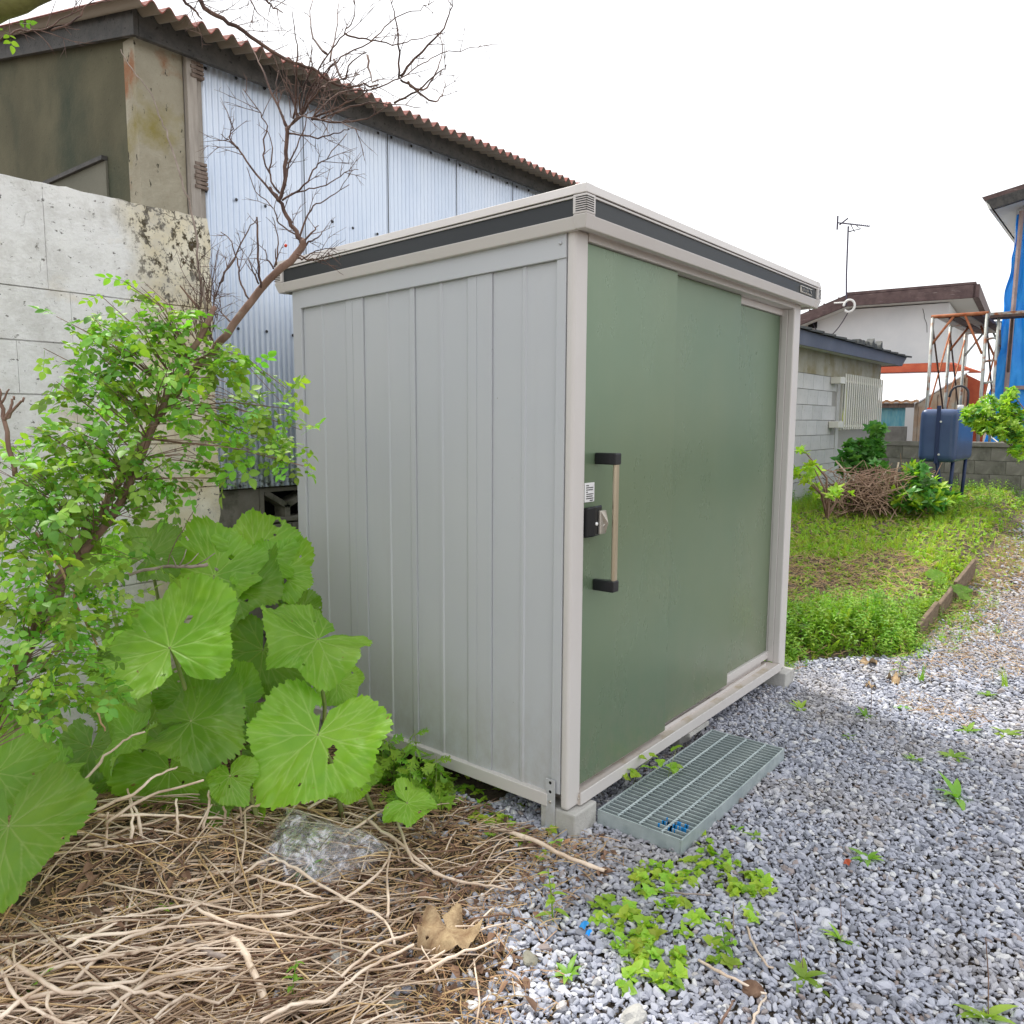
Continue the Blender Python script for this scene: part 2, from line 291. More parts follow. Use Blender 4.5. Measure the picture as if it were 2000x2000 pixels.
# ---------------------------------------------------------------- mesh helpers
class MB:
    def __init__(s): s.v = []; s.f = []
    def add(s, V, F):
        o = len(s.v); s.v.extend([tuple(map(float, p)) for p in V]); s.f.extend([tuple(i+o for i in f) for f in F]); return s
    def box(s, x0, x1, y0, y1, z0, z1):
        return s.add([(x0, y0, z0), (x1, y0, z0), (x1, y1, z0), (x0, y1, z0), (x0, y0, z1), (x1, y0, z1), (x1, y1, z1), (x0, y1, z1)],
                     [(0, 3, 2, 1), (4, 5, 6, 7), (0, 1, 5, 4), (1, 2, 6, 5), (2, 3, 7, 6), (3, 0, 4, 7)])
    def hexa(s, b, t):   # four bottom points, four top points
        return s.add(list(b)+list(t), [(0, 3, 2, 1), (4, 5, 6, 7), (0, 1, 5, 4), (1, 2, 6, 5), (2, 3, 7, 6), (3, 0, 4, 7)])
    def prism(s, poly, ex):   # closed 3D polygon extruded by vector ex
        n = len(poly); P = [np.array(p, float) for p in poly]; Q = [p+np.array(ex, float) for p in P]
        return s.add(P+Q, [tuple(range(n))[::-1], tuple(range(n, 2*n))] + [(i, (i+1) % n, n+(i+1) % n, n+i) for i in range(n)])
    def tube(s, pts, r, n=6, cap=True):
        pts = [np.array(p, float) for p in pts]; m = len(pts)
        rr = [r]*m if isinstance(r, (int, float)) else list(r)
        V = []; up = None
        for i, p in enumerate(pts):
            t = pts[min(i+1, m-1)]-pts[max(i-1, 0)]; t = t/(np.linalg.norm(t)+1e-12)
            if up is None:
                a = np.array([0, 0, 1.0]) if abs(t[2]) < .9 else np.array([1.0, 0, 0])
            else: a = up
            u = a-t*(a @ t); u /= np.linalg.norm(u)+1e-12; up = u; w_ = np.cross(t, u)
            for k in range(n):
                an = 2*math.pi*k/n; V.append(p+rr[i]*(math.cos(an)*u+math.sin(an)*w_))
        F = [(i*n+k, i*n+(k+1) % n, (i+1)*n+(k+1) % n, (i+1)*n+k) for i in range(m-1) for k in range(n)]
        if cap: F += [tuple(range(n))[::-1], tuple((m-1)*n+k for k in range(n))]
        return s.add(V, F)
    def grid(s, G):   # G[i][j] points
        ni = len(G); nj = len(G[0])
        return s.add([p for row in G for p in row], [(i*nj+j, (i+1)*nj+j, (i+1)*nj+j+1, i*nj+j+1) for i in range(ni-1) for j in range(nj-1)])
    def mesh(s, name, mat, smooth=False):
        me = bpy.data.meshes.new(name); me.from_pydata(s.v, [], s.f)
        mats = mat if isinstance(mat, list) else [mat]
        for m in mats: me.materials.append(M[m])
        if smooth: me.polygons.foreach_set('use_smooth', [True]*len(me.polygons))
        me.update(); return me
def obj(name, me, parent=None, loc=(0, 0, 0), rot=None, scl=None):
    o = bpy.data.objects.new(name, me); COL.objects.link(o)
    if parent is not None:
        o.parent = parent; o.matrix_parent_inverse = parent['_inv'] if False else Matrix.Translation(-Vector(ROOTS.get(parent.name, (0, 0, 0))))
    o.location = loc
    if rot is not None: o.rotation_euler = rot
    if scl is not None: o.scale = scl if hasattr(scl, '__len__') else (scl,)*3
    return o
ROOTS = {}
def tag(o, label=None, cat=None, group=None, kind=None):
    if label: o['label'] = label
    if cat: o['category'] = cat
    if group: o['group'] = group
    if kind: o['kind'] = kind
    return o
def thing(name, loc, label, cat, group=None):
    o = bpy.data.objects.new(name, None); COL.objects.link(o); o.location = loc; o.empty_display_size = .1
    ROOTS[o.name] = tuple(map(float, loc)); return tag(o, label, cat, group)
def bevel(o, w=.003, seg=2):
    m = o.modifiers.new('bevel', 'BEVEL'); m.width = w; m.segments = seg; m.limit_method = 'ANGLE'; m.angle_limit = R_(40); return o
def part(name, mb, mat, parent=None, smooth=False, bev=0):
    o = obj(name, mb.mesh(name, mat, smooth), parent)
    if bev: bevel(o, bev)
    return o
def bx(name, dims, mat, parent=None, bev=0):
    return part(name, MB().box(*dims), mat, parent, bev=bev)

# point scatter: one object that instances prototype meshes
def scatter(name, protos, P, rot, scl, idx, parent=None):
    col = bpy.data.collections.new(name+'_pieces')
    for i, me in enumerate(protos):
        col.objects.link(bpy.data.objects.new('%s_piece_%02d' % (name, i), me))
    me = bpy.data.meshes.new(name); N = len(P); me.vertices.add(N); me.vertices.foreach_set('co', np.asarray(P, np.float32).ravel())
    a = me.attributes.new('rot', 'FLOAT_VECTOR', 'POINT'); a.data.foreach_set('vector', np.asarray(rot, np.float32).ravel())
    a = me.attributes.new('scl', 'FLOAT_VECTOR', 'POINT'); a.data.foreach_set('vector', np.asarray(scl, np.float32).ravel())
    a = me.attributes.new('idx', 'INT', 'POINT'); a.data.foreach_set('value', np.asarray(idx, np.int32))
    me.update(); o = obj(name, me, parent)
    g = bpy.data.node_groups.new(name, 'GeometryNodeTree')
    g.interface.new_socket('Geometry', in_out='INPUT', socket_type='NodeSocketGeometry'); g.interface.new_socket('Geometry', in_out='OUTPUT', socket_type='NodeSocketGeometry')
    n = g.nodes; gi = n.new('NodeGroupInput'); go = n.new('NodeGroupOutput'); ip = n.new('GeometryNodeInstanceOnPoints'); ci = n.new('GeometryNodeCollectionInfo')
    ci.inputs['Collection'].default_value = col; ci.inputs['Separate Children'].default_value = True; ci.inputs['Reset Children'].default_value = True
    ip.inputs['Pick Instance'].default_value = True
    def na(t, nm):
        x = n.new('GeometryNodeInputNamedAttribute'); x.data_type = t; x.inputs['Name'].default_value = nm; return x.outputs['Attribute']
    er = n.new('FunctionNodeEulerToRotation'); g.links.new(na('FLOAT_VECTOR', 'rot'), er.inputs[0])
    g.links.new(gi.outputs[0], ip.inputs['Points']); g.links.new(ci.outputs[0], ip.inputs['Instance']); g.links.new(na('INT', 'idx'), ip.inputs['Instance Index'])
    g.links.new(er.outputs[0], ip.inputs['Rotation']); g.links.new(na('FLOAT_VECTOR', 'scl'), ip.inputs['Scale']); g.links.new(ip.outputs[0], go.inputs[0])
    md = o.modifiers.new('scatter', 'NODES'); md.node_group = g; return o

NP = np.random.RandomState(5)

# ================================================================ GROUND
def EDGE(x): return np.where(x < 3.2, .10-.5*sstep(2.5, 3.2, x), -.40+.02*(x-3.2))     # kerb line of the raised bed
def G(x, y):
    x = np.asarray(x, float); y = np.asarray(y, float)
    bed = sstep(2.35, 3.1, x)*sstep(EDGE(x)-.02, EDGE(x)+.30, y)*.17
    far = sstep(4.2, 9.0, x)*.25*(.35+.65*sstep(-1.6, .3, y)) + sstep(8, 11, x)*.05
    pile = .17*np.exp(-(((x+1.35)/.55)**2+((y-.95)/.42)**2)) + .10*np.exp(-(((x+.75)/.40)**2+((y-.72)/.30)**2))
    left = .07*sstep(-.15, -.6, x)*sstep(.2, 1.0, y)
    return bed+far+pile+left
def g1(x, y): return float(G(x, y))
xs = np.unique(np.concatenate([np.linspace(-250, -8, 12), np.arange(-8, -3, .5), np.arange(-3, 12, .08), np.arange(12, 24, .5), np.linspace(24, 300, 12)]))
ys = np.unique(np.concatenate([np.linspace(-250, -6, 12), np.arange(-6, -2, .4), np.arange(-2, 2.4, .08), np.arange(2.4, 12, .5), np.linspace(12, 300, 12)]))
XX, YY = np.meshgrid(xs, ys, indexing='ij'); ZZ = G(XX, YY)
nz_ = np.array([[mnoise.noise(Vector((a*2.3, b*2.3, 0)))*.012 if -3 < a < 12 and -2 < b < 2.4 else 0 for b in ys] for a in xs])
ZZ = ZZ+nz_*(.3+.7*(ZZ > .02))-.012
mb = MB(); mb.grid(np.stack([XX, YY, ZZ], -1).tolist())
tag(part('ground', mb, 'soil', smooth=True), 'brown soil ground of the yard', kind='structure')

# straw zone border: signed amount of straw cover (1 straw .. 0 gravel)
STRAW_LINE = [hz(px, py, 0)[:2] for px, py in ((1120, 1655), (1010, 1740), (960, 1800), (1000, 1870), (930, 2000), (900, 2200))]
def straw_amt(x, y):
    # distance to the right of the polyline (towards +x / -y) is gravel
    P = np.array(STRAW_LINE); best = None
    x = np.asarray(x, float); y = np.asarray(y, float); d2 = np.full(x.shape, 1e9); sg = np.zeros(x.shape)
    for a, b in zip(P[:-1], P[1:]):
        ab = b-a; t = np.clip(((x-a[0])*ab[0]+(y-a[1])*ab[1])/(ab @ ab), 0, 1); qx = a[0]+t*ab[0]-x; qy = a[1]+t*ab[1]-y
        dd = qx*qx+qy*qy; s = np.sign(ab[0]*(y-a[1])-ab[1]*(x-a[0])); m = dd < d2; d2 = np.where(m, dd, d2); sg = np.where(m, s, sg)
    s = -sg*np.sqrt(d2)
    s = np.where((x > -.02) & (y > -.04), -1, s)          # under the shed
    s = np.where((x > -.05), -np.abs(s), s)
    return s
# gravel: crushed grey stones
protos = []
for k in range(9):
    import bmesh
    bm = bmesh.new(); bmesh.ops.create_icosphere(bm, subdivisions=1 if k < 6 else 2, radius=1)
    sx, sy, sz = 1.0, rnd.uniform(.5, .8), rnd.uniform(.32, .52); off = Vector((rnd.random()*50, k*9.1, 0))
    for v in bm.verts:
        d = 1+.55*mnoise.noise(v.co*1.1+off)+.2*mnoise.noise(v.co*2.6+off); v.co = Vector((v.co.x*sx*d, v.co.y*sy*d, v.co.z*sz*d))
    me = bpy.data.meshes.new('pebble'); bm.to_mesh(me); bm.free(); me.materials.append(M['gravel']); protos.append(me)
def jit(x0, x1, y0, y1, sp):
    gx, gy = np.meshgrid(np.arange(x0, x1, sp), np.arange(y0, y1, sp)); gx = gx.ravel(); gy = gy.ravel()
    return gx+NP.uniform(-.5, .5, gx.size)*sp, gy+NP.uniform(-.5, .5, gx.size)*sp
def inview(x, y, z=0, m=120, far=700):
    d = np.stack([x-CAM[0], y-CAM[1], np.zeros_like(x)+z-CAM[2]], -1); zc = d @ _F
    px = 1000+FPX*(d @ _R)/np.maximum(zc, .01); py = 1000-FPX*(d @ _U)/np.maximum(zc, .01)
    return (zc > .3) & (px > -m-250) & (px < 2000+m+far) & (py > -m) & (py < 2000+m*2)
PP = []; SS = []
for (x0, x1, y0, y1, sp, sz, zz) in ((-1.7, 2.4, -2.2, 1.0, .0150, .0106, 0), (-1.7, 2.4, -2.2, 1.0, .021, .0122, .006), (2.4, 5.5, -2.6, 1.2, .0195, .0125, 0), (2.4, 5.5, -2.6, 1.2, .03, .0135, .007), (5.5, 10, -4.5, -.3, .035, .019, 0)):
    x, y = jit(x0, x1, y0, y1, sp); k = inview(x, y, 0, 260 if x0 < 0 else 60)
    x, y = x[k], y[k]
    s = straw_amt(x, y); e = y-EDGE(x)
    nzv = np.array([mnoise.noise(Vector((a*3, b*3, 1))) for a, b in zip(x, y)])
    keep = (s < .06+.16*nzv) | ((s < .4+.5*nzv) & (NP.rand(x.size) < .22))
    keep &= ~((x > 2.45) & (e > -.06+.14*nzv)); keep &= ~((x > -.01) & (x < 2.1) & (y > .35))
    keep &= ~((x > 4.0) & (NP.rand(x.size) < sstep(-.95, -.45, y)*.7))
    x, y = x[keep], y[keep]; PP.append(np.stack([x, y, G(x, y)+zz+NP.uniform(-.003, .004, x.size)], -1))
    SS.append(np.clip(np.exp(NP.normal(-.05, .30, x.size)), .45, 1.7)*sz*np.where(NP.rand(x.size) < .04, 1.35, 1))
P = np.concatenate(PP); S = np.concatenate(SS); N = len(P)
rot = np.stack([NP.normal(0, .38, N), NP.normal(0, .38, N), NP.uniform(0, 6.28, N)], -1)
tag(scatter('gravel', protos, P, rot, np.stack([S]*3, -1), NP.randint(0, 9, N)), 'blue-grey crushed gravel covering the yard in front of the storage shed', 'gravel', kind='stuff')
x, y = np.array([0, 1]), np.array([0, 1])
gb = MB(); X2, Y2 = np.meshgrid(np.arange(-1.2, 12, .2), np.arange(-5.5, -.15, .15), indexing='ij')
# scattered larger stones among gravel
STN = []
def stone(px, py, r, label, mat='concrete', grp=None, flat=.6, z=None, seed=0):
    p = hz(px, py, .02); bm = bmesh.new(); bmesh.ops.create_icosphere(bm, subdivisions=3, radius=1)
    for v in bm.verts:
        d = 1+.35*mnoise.noise(v.co*1.3+Vector((seed, px, 0)))+.08*mnoise.noise(v.co*5); v.co = Vector((v.co.x*r*d, v.co.y*r*.75*d, v.co.z*r*flat*d))
    me = bpy.data.meshes.new('stone'); bm.to_mesh(me); bm.free(); me.materials.append(M[mat])
    o = obj('stone', me, None, (p[0], p[1], g1(p[0], p[1])+r*flat*.5), (0, 0, seed)); return tag(o, label, 'stone', grp)

# ================================================================ STORAGE SHED
W, D, ZB = 2.10, 1.49, .09
shed = thing('storage_shed', (W/2, D/2, ZB), 'grey metal storage shed with green sliding doors standing on concrete blocks', 'storage shed')
DROP = .045
def zt(y): return -DROP*np.clip(y/D, -.1, 1.1)      # roof falls gently to the back
# posts
o = part('corner_post', MB().box(-.004, .077, -.004, .030, ZB, 2.045), 'trim', shed); bevel(o, .012, 4)
part('post_flange', MB().box(-.001, .03, .032, .070, ZB+.05, 2.03), 'shed_grey', shed, bev=.002)
o = part('corner_post', MB().box(2.006, 2.098, -.004, .035, ZB, 2.045), 'trim', shed); bevel(o, .008, 3)
JX = float(hy(1527, 700, .060)[0])
part('door_jamb', MB().box(JX, 2.0035, .060, .12, .135, 2.018), 'trim', shed, bev=.003)
part('jamb_lip', MB().box(1.998, 2.0035, .030, .0595, .135, 2.018), 'trim', shed, bev=.002)
part('corner_post', MB().box(-.002, .05, 1.428, D, ZB, 2.00), 'shed_grey', shed, bev=.004)
part('corner_post', MB().box(2.03, 2.098, 1.428, D, ZB, 2.00), 'shed_grey', shed, bev=.004)
# side rails
part('side_top_rail', MB().hexa([(-.006, .030, 1.957), (.03, .030, 1.957), (.03, 1.428, 1.957+zt(1.428)), (-.006, 1.428, 1.957+zt(1.428))],
                                [(-.006, .030, 2.05), (.03, .030, 2.05), (.03, 1.428, 2.05+zt(1.428)), (-.006, 1.428, 2.05+zt(1.428))]), 'shed_grey', shed, bev=.002)
bx('side_base_rail', (-.012, .04, .078, 1.47, ZB-.004, .134), 'trim', shed, bev=.003)
bx('far_wall', (2.06, 2.09, .10, 1.428, .134, 2.0), 'shed_grey', shed)
bx('rear_wall', (.05, 2.03, 1.45, 1.475, .134, 1.99), 'shed_grey', shed)
bx('floor_panel', (.04, 2.05, .13, 1.44, ZB, .13), 'shed_grey', shed)
# ribbed side panels
def prof(pts, y0, y1):
    mbp = MB(); rows = []
    for z in (0, 1):
        row = []
        for (y, x) in pts: row.append((x, y, .134 if z == 0 else 1.957+float(zt(y))))
        rows.append(row)
    mbp.grid(rows); mbp.v += [(v[0]+.02, v[1], v[2]) for v in mbp.v[:]]; return mbp
def ribp(y, w=.011, h=-.0045): return [(y-w, .010), (y-w*.55, .010+h), (y+w*.55, .010+h), (y+w, .010)]
B0 = .010
panels = [
    [(.0735, B0)]+ribp(.209)+[(.3482, B0), (.349, .016)],
    [(.3498, .016), (.3506, .0045), (.4195, .0045), (.4205, .0075), (.4225, .0045), (.463, .0045), (.475, B0)]+ribp(.601)+[(.7342, B0), (.735, .016)],
    [(.7358, .016), (.7366, .0045), (.762, .0045), (.770, B0)]+ribp(.893)+[(1.0292, B0), (1.030, .016)],
    [(1.0308, .016), (1.0316, .0045), (1.096, .0045), (1.098, .0075), (1.100, .0045), (1.138, .0045), (1.150, B0)]+ribp(1.30)+[(1.4265, B0)]]
for p in panels: part('side_panel', prof(p, 0, 0), 'shed_grey', shed)
for (y, z) in ((.052, 2.005),):
    part('bolt', MB().tube([(-.005, y, z), (-.011, y, z)], [.007, .005], 12), 'shed_grey', shed, True)
# front: header, doors, sill
bx('door_header', (.078, 2.006, -.003, .11, 2.018, 2.048), 'trim', shed, bev=.002)
x12 = float(hy(1329, 0+532, .02)[0])
part('sliding_door', MB().box(.0785, .730, .010, .032, .150, 2.0165), 'door', shed, bev=.003)
x2r = float(hy(1443, 700, .043)[0]); x3r = float(hy(1527, 700, .080)[0])
part('sliding_door', MB().box(.69, x2r, .040, .060, .156, 2.0165), 'door', shed, bev=.003)
part('sliding_door', MB().box(x2r-.04, JX+.02, .070, .088, .190, 1.985), 'door', shed, bev=.003)
part('door_top_trim', MB().box(x2r+.002, JX-.001, .056, .092, 1.986, 2.017), 'trim', shed, bev=.002)
part('door_bottom_trim', MB().box(x2r+.002, JX-.001, .056, .092, .150, .189), 'trim', shed, bev=.002)
part('door_sill', MB().box(.06, 2.006, -.012, .122, .090, .130), 'dirt_rail', shed, bev=.003)
part('sill_lip', MB().box(.06, 2.006, -.018, -.012, .094, .139), 'trim', shed, bev=.002)
for y in (.034, .064, .094): part('door_track', MB().box(.08, 1.92, y, y+.003, .130, .146), 'trim', shed)
# handle and lock
h = part('handle_bar', MB().box(.163, .189, -.070, -.055, .880, 1.300), 'brass', shed); bevel(h, .006, 3)
for z in (.846, 1.288):
    hb = part('handle_bracket', MB().prism([(.150, .009, z), (.168, .009, z), (.192, -.074, z), (.152, -.074, z)], (0, 0, .040)), 'black', shed, bev=.004)
lk = part('lock_case', MB().prism([(.079, .009, 1.038), (.158, .009, 1.038), (.158, -.022, 1.046), (.100, -.030, 1.046), (.079, -.014, 1.04)], (0, 0, .104)), 'black', shed, bev=.006)
part('lock_lever', MB().prism([(.124, -.026, 1.050), (.160, -.026, 1.050), (.150, -.040, 1.088), (.157, -.030, 1.132), (.124, -.026, 1.132)], (0, -.010, 0)), 'lever', lk, bev=.003)
part('keyhole', MB().tube([(.109, -.026, 1.088), (.109, -.0335, 1.088)], [.0065, .0055], 14), 'sticker', lk, True)
st = bx('instruction_sticker', (.089, .149, .0068, .0100, 1.160, 1.226), 'sticker', shed)
pr = MB()
for r_, (a, b_) in enumerate(((.098, .114), (.098, .141), (.098, .139), (.098, .108), (.100, .142), (.099, .138), (.098, .142), (.121, .141))):
    z = 1.2185-r_*.0074; x_ = a
    while x_ < b_:
        wd = rnd.uniform(.002, .006); pr.box(x_, min(x_+wd, b_), .0062, .0067, z-.0038, z); x_ += wd+.0016
part('sticker_print', pr, 'black', st)
# roof
XL, XR, YF, YR = -.032, 2.205, -.062, 1.560
def ringband(name, mat, z0, z1, out0, out1, parent, th=.03, bev=0, sides=('front', 'left', 'right', 'back'), cut=.045):
    # trapezoid section running round the roof: out0 at the bottom, out1 at the top
    def seg(p0, p1, nrm):
        p0 = np.array(p0, float); p1 = np.array(p1, float); nrm = np.array(nrm, float)
        b = []; t = []
        for p in (p0, p1):
            q = p+nrm*out0; b.append((q[0], q[1], z0+float(zt(p[1])))); 
        for p in (p1, p0):
            q = p-nrm*th; b.append((q[0], q[1], z0+float(zt(p[1]))))
        for p in (p0, p1):
            q = p+nrm*out1; t.append((q[0], q[1], z1+float(zt(p[1]))))
        for p in (p1, p0):
            q = p-nrm*th; t.append((q[0], q[1], z1+float(zt(p[1]))))
        return part(name, MB().hexa(b, t), mat, parent, bev=bev)
    c = cut
    if 'front' in sides: seg((XL+c, YF), (XR-c, YF), (0, -1))
    if 'left' in sides: seg((XL, YR-c), (XL, YF+c), (-1, 0))
    if 'right' in sides: seg((XR, YF+c), (XR, YR-c), (1, 0))
    if 'back' in sides: seg((XR-c, YR), (XL+c, YR), (0, 1))
ringband('gutter_trim', 'trim', 2.034, 2.073, -.008, .004, shed, bev=.003)
ringband('fascia_band', 'band', 2.0735, 2.1275, -.006, -.006, shed)
ringband('fascia_bead', 'trim', 2.128, 2.134, 0.0, 0.0, shed)
ringband('shadow_groove', 'dark_gap', 2.1342, 2.1378, -.005, -.005, shed)
ringband('roof_cap', 'trim', 2.138, 2.168, 0.004, -.004, shed, th=.06, bev=.002)
roof = MB(); roof.hexa([(XL+.03, YF+.03, 2.10), (XR-.03, YF+.03, 2.10), (XR-.03, YR-.03, 2.10-DROP), (XL+.03, YR-.03, 2.10-DROP)],
                       [(XL+.03, YF+.03, 2.160), (XR-.03, YF+.03, 2.160), (XR-.03, YR-.03, 2.160-DROP), (XL+.03, YR-.03, 2.160-DROP)])
part('roof_deck', roof, 'trim', shed)
part('soffit', MB().hexa([(XL+.012, YF+.012, 2.046), (XR-.012, YF+.012, 2.046), (XR-.012, YR-.012, 2.046-DROP), (XL+.012, YR-.012, 2.046-DROP)],
                         [(XL+.012, YF+.012, 2.06), (XR-.012, YF+.012, 2.06), (XR-.012, YR-.012, 2.06-DROP), (XL+.012, YR-.012, 2.06-DROP)]), 'trim', shed)
def corner_cap(cx, cy, sx, sy):
    z = float(zt(cy)); L = .046; mbc = []
    for (z0, z1, e0, e1) in ((2.033, 2.0745, -.006, .007), (2.136, 2.1685, .006, -.002)):
        b = [(cx+sx*e0, cy+sy*e0), (cx+sx*e0, cy-sy*L), (cx-sx*.03, cy-sy*L), (cx-sx*.03, cy-sy*.03), (cx-sx*L, cy-sy*.03), (cx-sx*L, cy+sy*e0)]
        t = [(cx+sx*e1, cy+sy*e1), (cx+sx*e1, cy-sy*L), (cx-sx*.03, cy-sy*L), (cx-sx*.03, cy-sy*.03), (cx-sx*L, cy-sy*.03), (cx-sx*L, cy+sy*e1)]
        V = [(a, b_, z0+z) for a, b_ in b]+[(a, b_, z1+z) for a, b_ in t]; m_ = MB().add(V, [tuple(range(6))[::-1], tuple(range(6, 12))]+[(i, (i+1) % 6, 6+(i+1) % 6, 6+i) for i in range(6)])
        c_ = part('corner_cap', m_, 'trim', shed); bevel(c_, .003, 2); mbc.append(c_)
    # louvred middle piece with chevron slots
    e = .005; b = [(cx+sx*e, cy+sy*e), (cx+sx*e, cy-sy*.048), (cx-sx*.03, cy-sy*.048), (cx-sx*.03, cy-sy*.03), (cx-sx*.048, cy-sy*.03), (cx-sx*.048, cy+sy*e)]
    V = [(a, b_, 2.0755+z) for a, b_ in b]+[(a, b_, 2.135+z) for a, b_ in b]
    c_ = part('corner_louvre', MB().add(V, [tuple(range(6))[::-1], tuple(range(6, 12))]+[(i, (i+1) % 6, 6+(i+1) % 6, 6+i) for i in range(6)]), 'trim', shed); bevel(c_, .004, 2)
    for k in range(7):
        zz = 2.083+k*.0068+z; f = e+.0008; mbs = MB()
        P6 = [(cx+sx*f, cy+sy*f), (cx+sx*f, cy-sy*.036), (cx+sx*(f-.004), cy-sy*.036), (cx+sx*(f-.004), cy+sy*(f-.004)), (cx-sx*.036, cy+sy*(f-.004)), (cx-sx*.036, cy+sy*f)]
        V = [(a, b_, zz) for a, b_ in P6]+[(a, b_, zz+.0028) for a, b_ in P6]
        part('slot', mbs.add(V, [tuple(range(6))[::-1], tuple(range(6, 12))]+[(i, (i+1) % 6, 6+(i+1) % 6, 6+i) for i in range(6)]), 'dark_gap', c_)
corner_cap(XL, YF, -1, -1); corner_cap(XR, YF, 1, -1); corner_cap(XL, YR, -1, 1); corner_cap(XR, YR, 1, 1)
bd = bx('name_badge', (1.915, 2.085, YF-.0005, YF+.008, 2.083, 2.119), 'lever', shed, bev=.004)
cu = bpy.data.curves.new('badge', 'FONT'); cu.body = 'YODOKO'; cu.size = .034; cu.extrude = .0006; cu.align_x = 'CENTER'; cu.align_y = 'CENTER'; cu.offset = .0006
to = bpy.data.objects.new('tmp', cu); COL.objects.link(to); bpy.context.view_layer.update()
tm = bpy.data.meshes.new_from_object(to.evaluated_get(bpy.context.evaluated_depsgraph_get())); bpy.data.objects.remove(to)
tm.materials.clear(); tm.materials.append(M['black'])
obj('lettering', tm, bd, (2.0, YF-.0018, 2.1005), (R_(90), 0, 0), (1.12, 1, 1))
# anchor bracket at the near corner
part('anchor_bracket', MB().box(-.0105, -.0065, .046, .086, .004, .190), 'shed_grey', shed, bev=.001)
for z in (.178, .145, .108): part('bolt', MB().tube([(-.0105, .066, z), (-.0150 if z < .12 else -.0115, .066, z)], [.006, .004], 10), 'lever' if z < .12 else 'dark_gap', shed)
part('bolt', MB().tube([(.062, -.005, .115), (.062, -.010, .115)], [.005, .003], 10), 'lever', shed)

# concrete blocks under it
def cblock(x0, x1, y0, y1, z1, label, grp='concrete blocks under the shed'):
    r = thing('concrete_block', ((x0+x1)/2, (y0+y1)/2, 0), label, 'concrete block', grp)
    part('block_body', MB().box(x0, x1, y0, y1, -.03, z1), 'concrete', r, bev=.006)
cblock(-.004, .135, -.036, .112, .087, 'pale grey concrete block under the near front corner of the shed')
cblock(1.985, 2.12, -.05, .10, .087, 'pale grey concrete block under the far front corner of the shed')
cblock(.93, 1.06, .04, .20, .070, 'concrete block under the middle of the door sill behind the grating')
cblock(.0, .14, 1.36, 1.5, .087, 'concrete block under the rear corner of the shed beside the butterbur')
tag(bx('shim_plate', (.90, 1.09, -.022, .10, .072, .089), 'concrete'), 'thin grey plate wedged between middle block and door sill', 'plate')

# ================================================================ STEEL GRATING STEP
gx0, gx1, gy0, gy1, gz0, gz1 = .133, 1.083, -.370, -.040, .003, .058
gr = thing('grating_step', ((gx0+gx1)/2, (gy0+gy1)/2, 0), 'galvanised steel grating laid as a step on the gravel before the green doors', 'grating')
for d in ((gx0, gx1, gy0, gy0+.006, gz0, gz1), (gx0, gx1, gy1-.006, gy1, gz0, gz1), (gx0, gx0+.006, gy0+.0065, gy1-.0065, gz0, gz1), (gx1-.006, gx1, gy0+.0065, gy1-.0065, gz0, gz1)):
    part('frame_bar', MB().box(*d), 'galv_step', gr, bev=.001)
nb = 36; bm_ = MB().box(-.0025, .0025, gy0+.0065, gy1-.0065, gz0+.012, gz1-.002).mesh('bearing_bar', 'galv_step')
for k in range(1, nb): obj('bearing_bar', bm_, gr, (gx0+(gx1-gx0)*k/nb, 0, 0))
for k in range(3):
    y = gy1-(gy1-gy0)*(.24+.26*k); pts = []; mbr = MB(); n = 220; V = []
    for i in range(n+1):
        x = gx0+.006+(gx1-gx0-.012)*i/n; a = i*.42
        for q in range(4):
            aa = a+q*math.pi/2; V.append((x, y+.0052*math.cos(aa), gz1-.003+.0052*math.sin(aa)))
    mbr.add(V, [(i*4+q, i*4+(q+1) % 4, (i+1)*4+(q+1) % 4, (i+1)*4+q) for i in range(n) for q in range(4)])
    part('twisted_rod', mbr, 'galv_step', gr)
pb = MB()
for _ in range(26):
    k = rnd.choice([2, 3, 3, 4]); x = gx0+(gx1-gx0)*k/nb; y = gy0+.02+rnd.random()*.09; s_ = rnd.uniform(.004, .012); pb.box(x-.0029, x+.0029, y, y+s_, gz1-.012-s_*.4, gz1-.0015)
part('blue_paint_smear', pb, 'blue_paint', gr)

# ================================================================ LEFT: PAINTED BLOCK WALL
WY = 1.80
ww = thing('block_wall', (-1.6, WY+.07, 0), 'tall whitewashed block wall with peeling yellowed end, in front of the corrugated building', 'wall')
part('wall_core', MB().box(-4.2, -.215, WY+.012, WY+.11, -.1, 2.285), 'whitewall', ww)
def rough_box(x0, x1, y0, y1, z0, z1, amp, seed, nx=10, nzz=6):
    m_ = MB(); 
    def dv(x, z): return amp*mnoise.noise(Vector((x*9, z*9, seed)))
    Gd = [[(x0+(x1-x0)*i/nx, y0+dv(i/nx*(x1-x0)+x0, z0+(z1-z0)*j/nzz)*.5, z0+(z1-z0)*j/nzz) for j in range(nzz+1)] for i in range(nx+1)]
    m_.grid(Gd)
    def strip(a, b): m_.add([p for q in zip(a, b) for p in q], [(2*i, 2*i+1, 2*i+3, 2*i+2) for i in range(len(a)-1)])
    top = [Gd[i][nzz] for i in range(nx+1)]; strip(top, [(p[0], y1, p[2]) for p in top])
    bot = [Gd[i][0] for i in range(nx+1)]; strip(bot, [(p[0], y1, p[2]) for p in bot])
    for i in (0, nx):
        c = Gd[i]; strip(c, [(p[0], y1, p[2]) for p in c])
    return m_
def ragged(mb_, x_end, amp, seed):
    mb_.v = [(x+(amp*(mnoise.noise(Vector((z*14, y*6, seed)))+.5*mnoise.noise(Vector((z*45, y*6, seed)))) if abs(x-x_end) < .002 else 0), y, z+(.010*mnoise.noise(Vector((x*16, 0, seed))) if z > 2.29 else 0)) for x, y, z in mb_.v]; return mb_
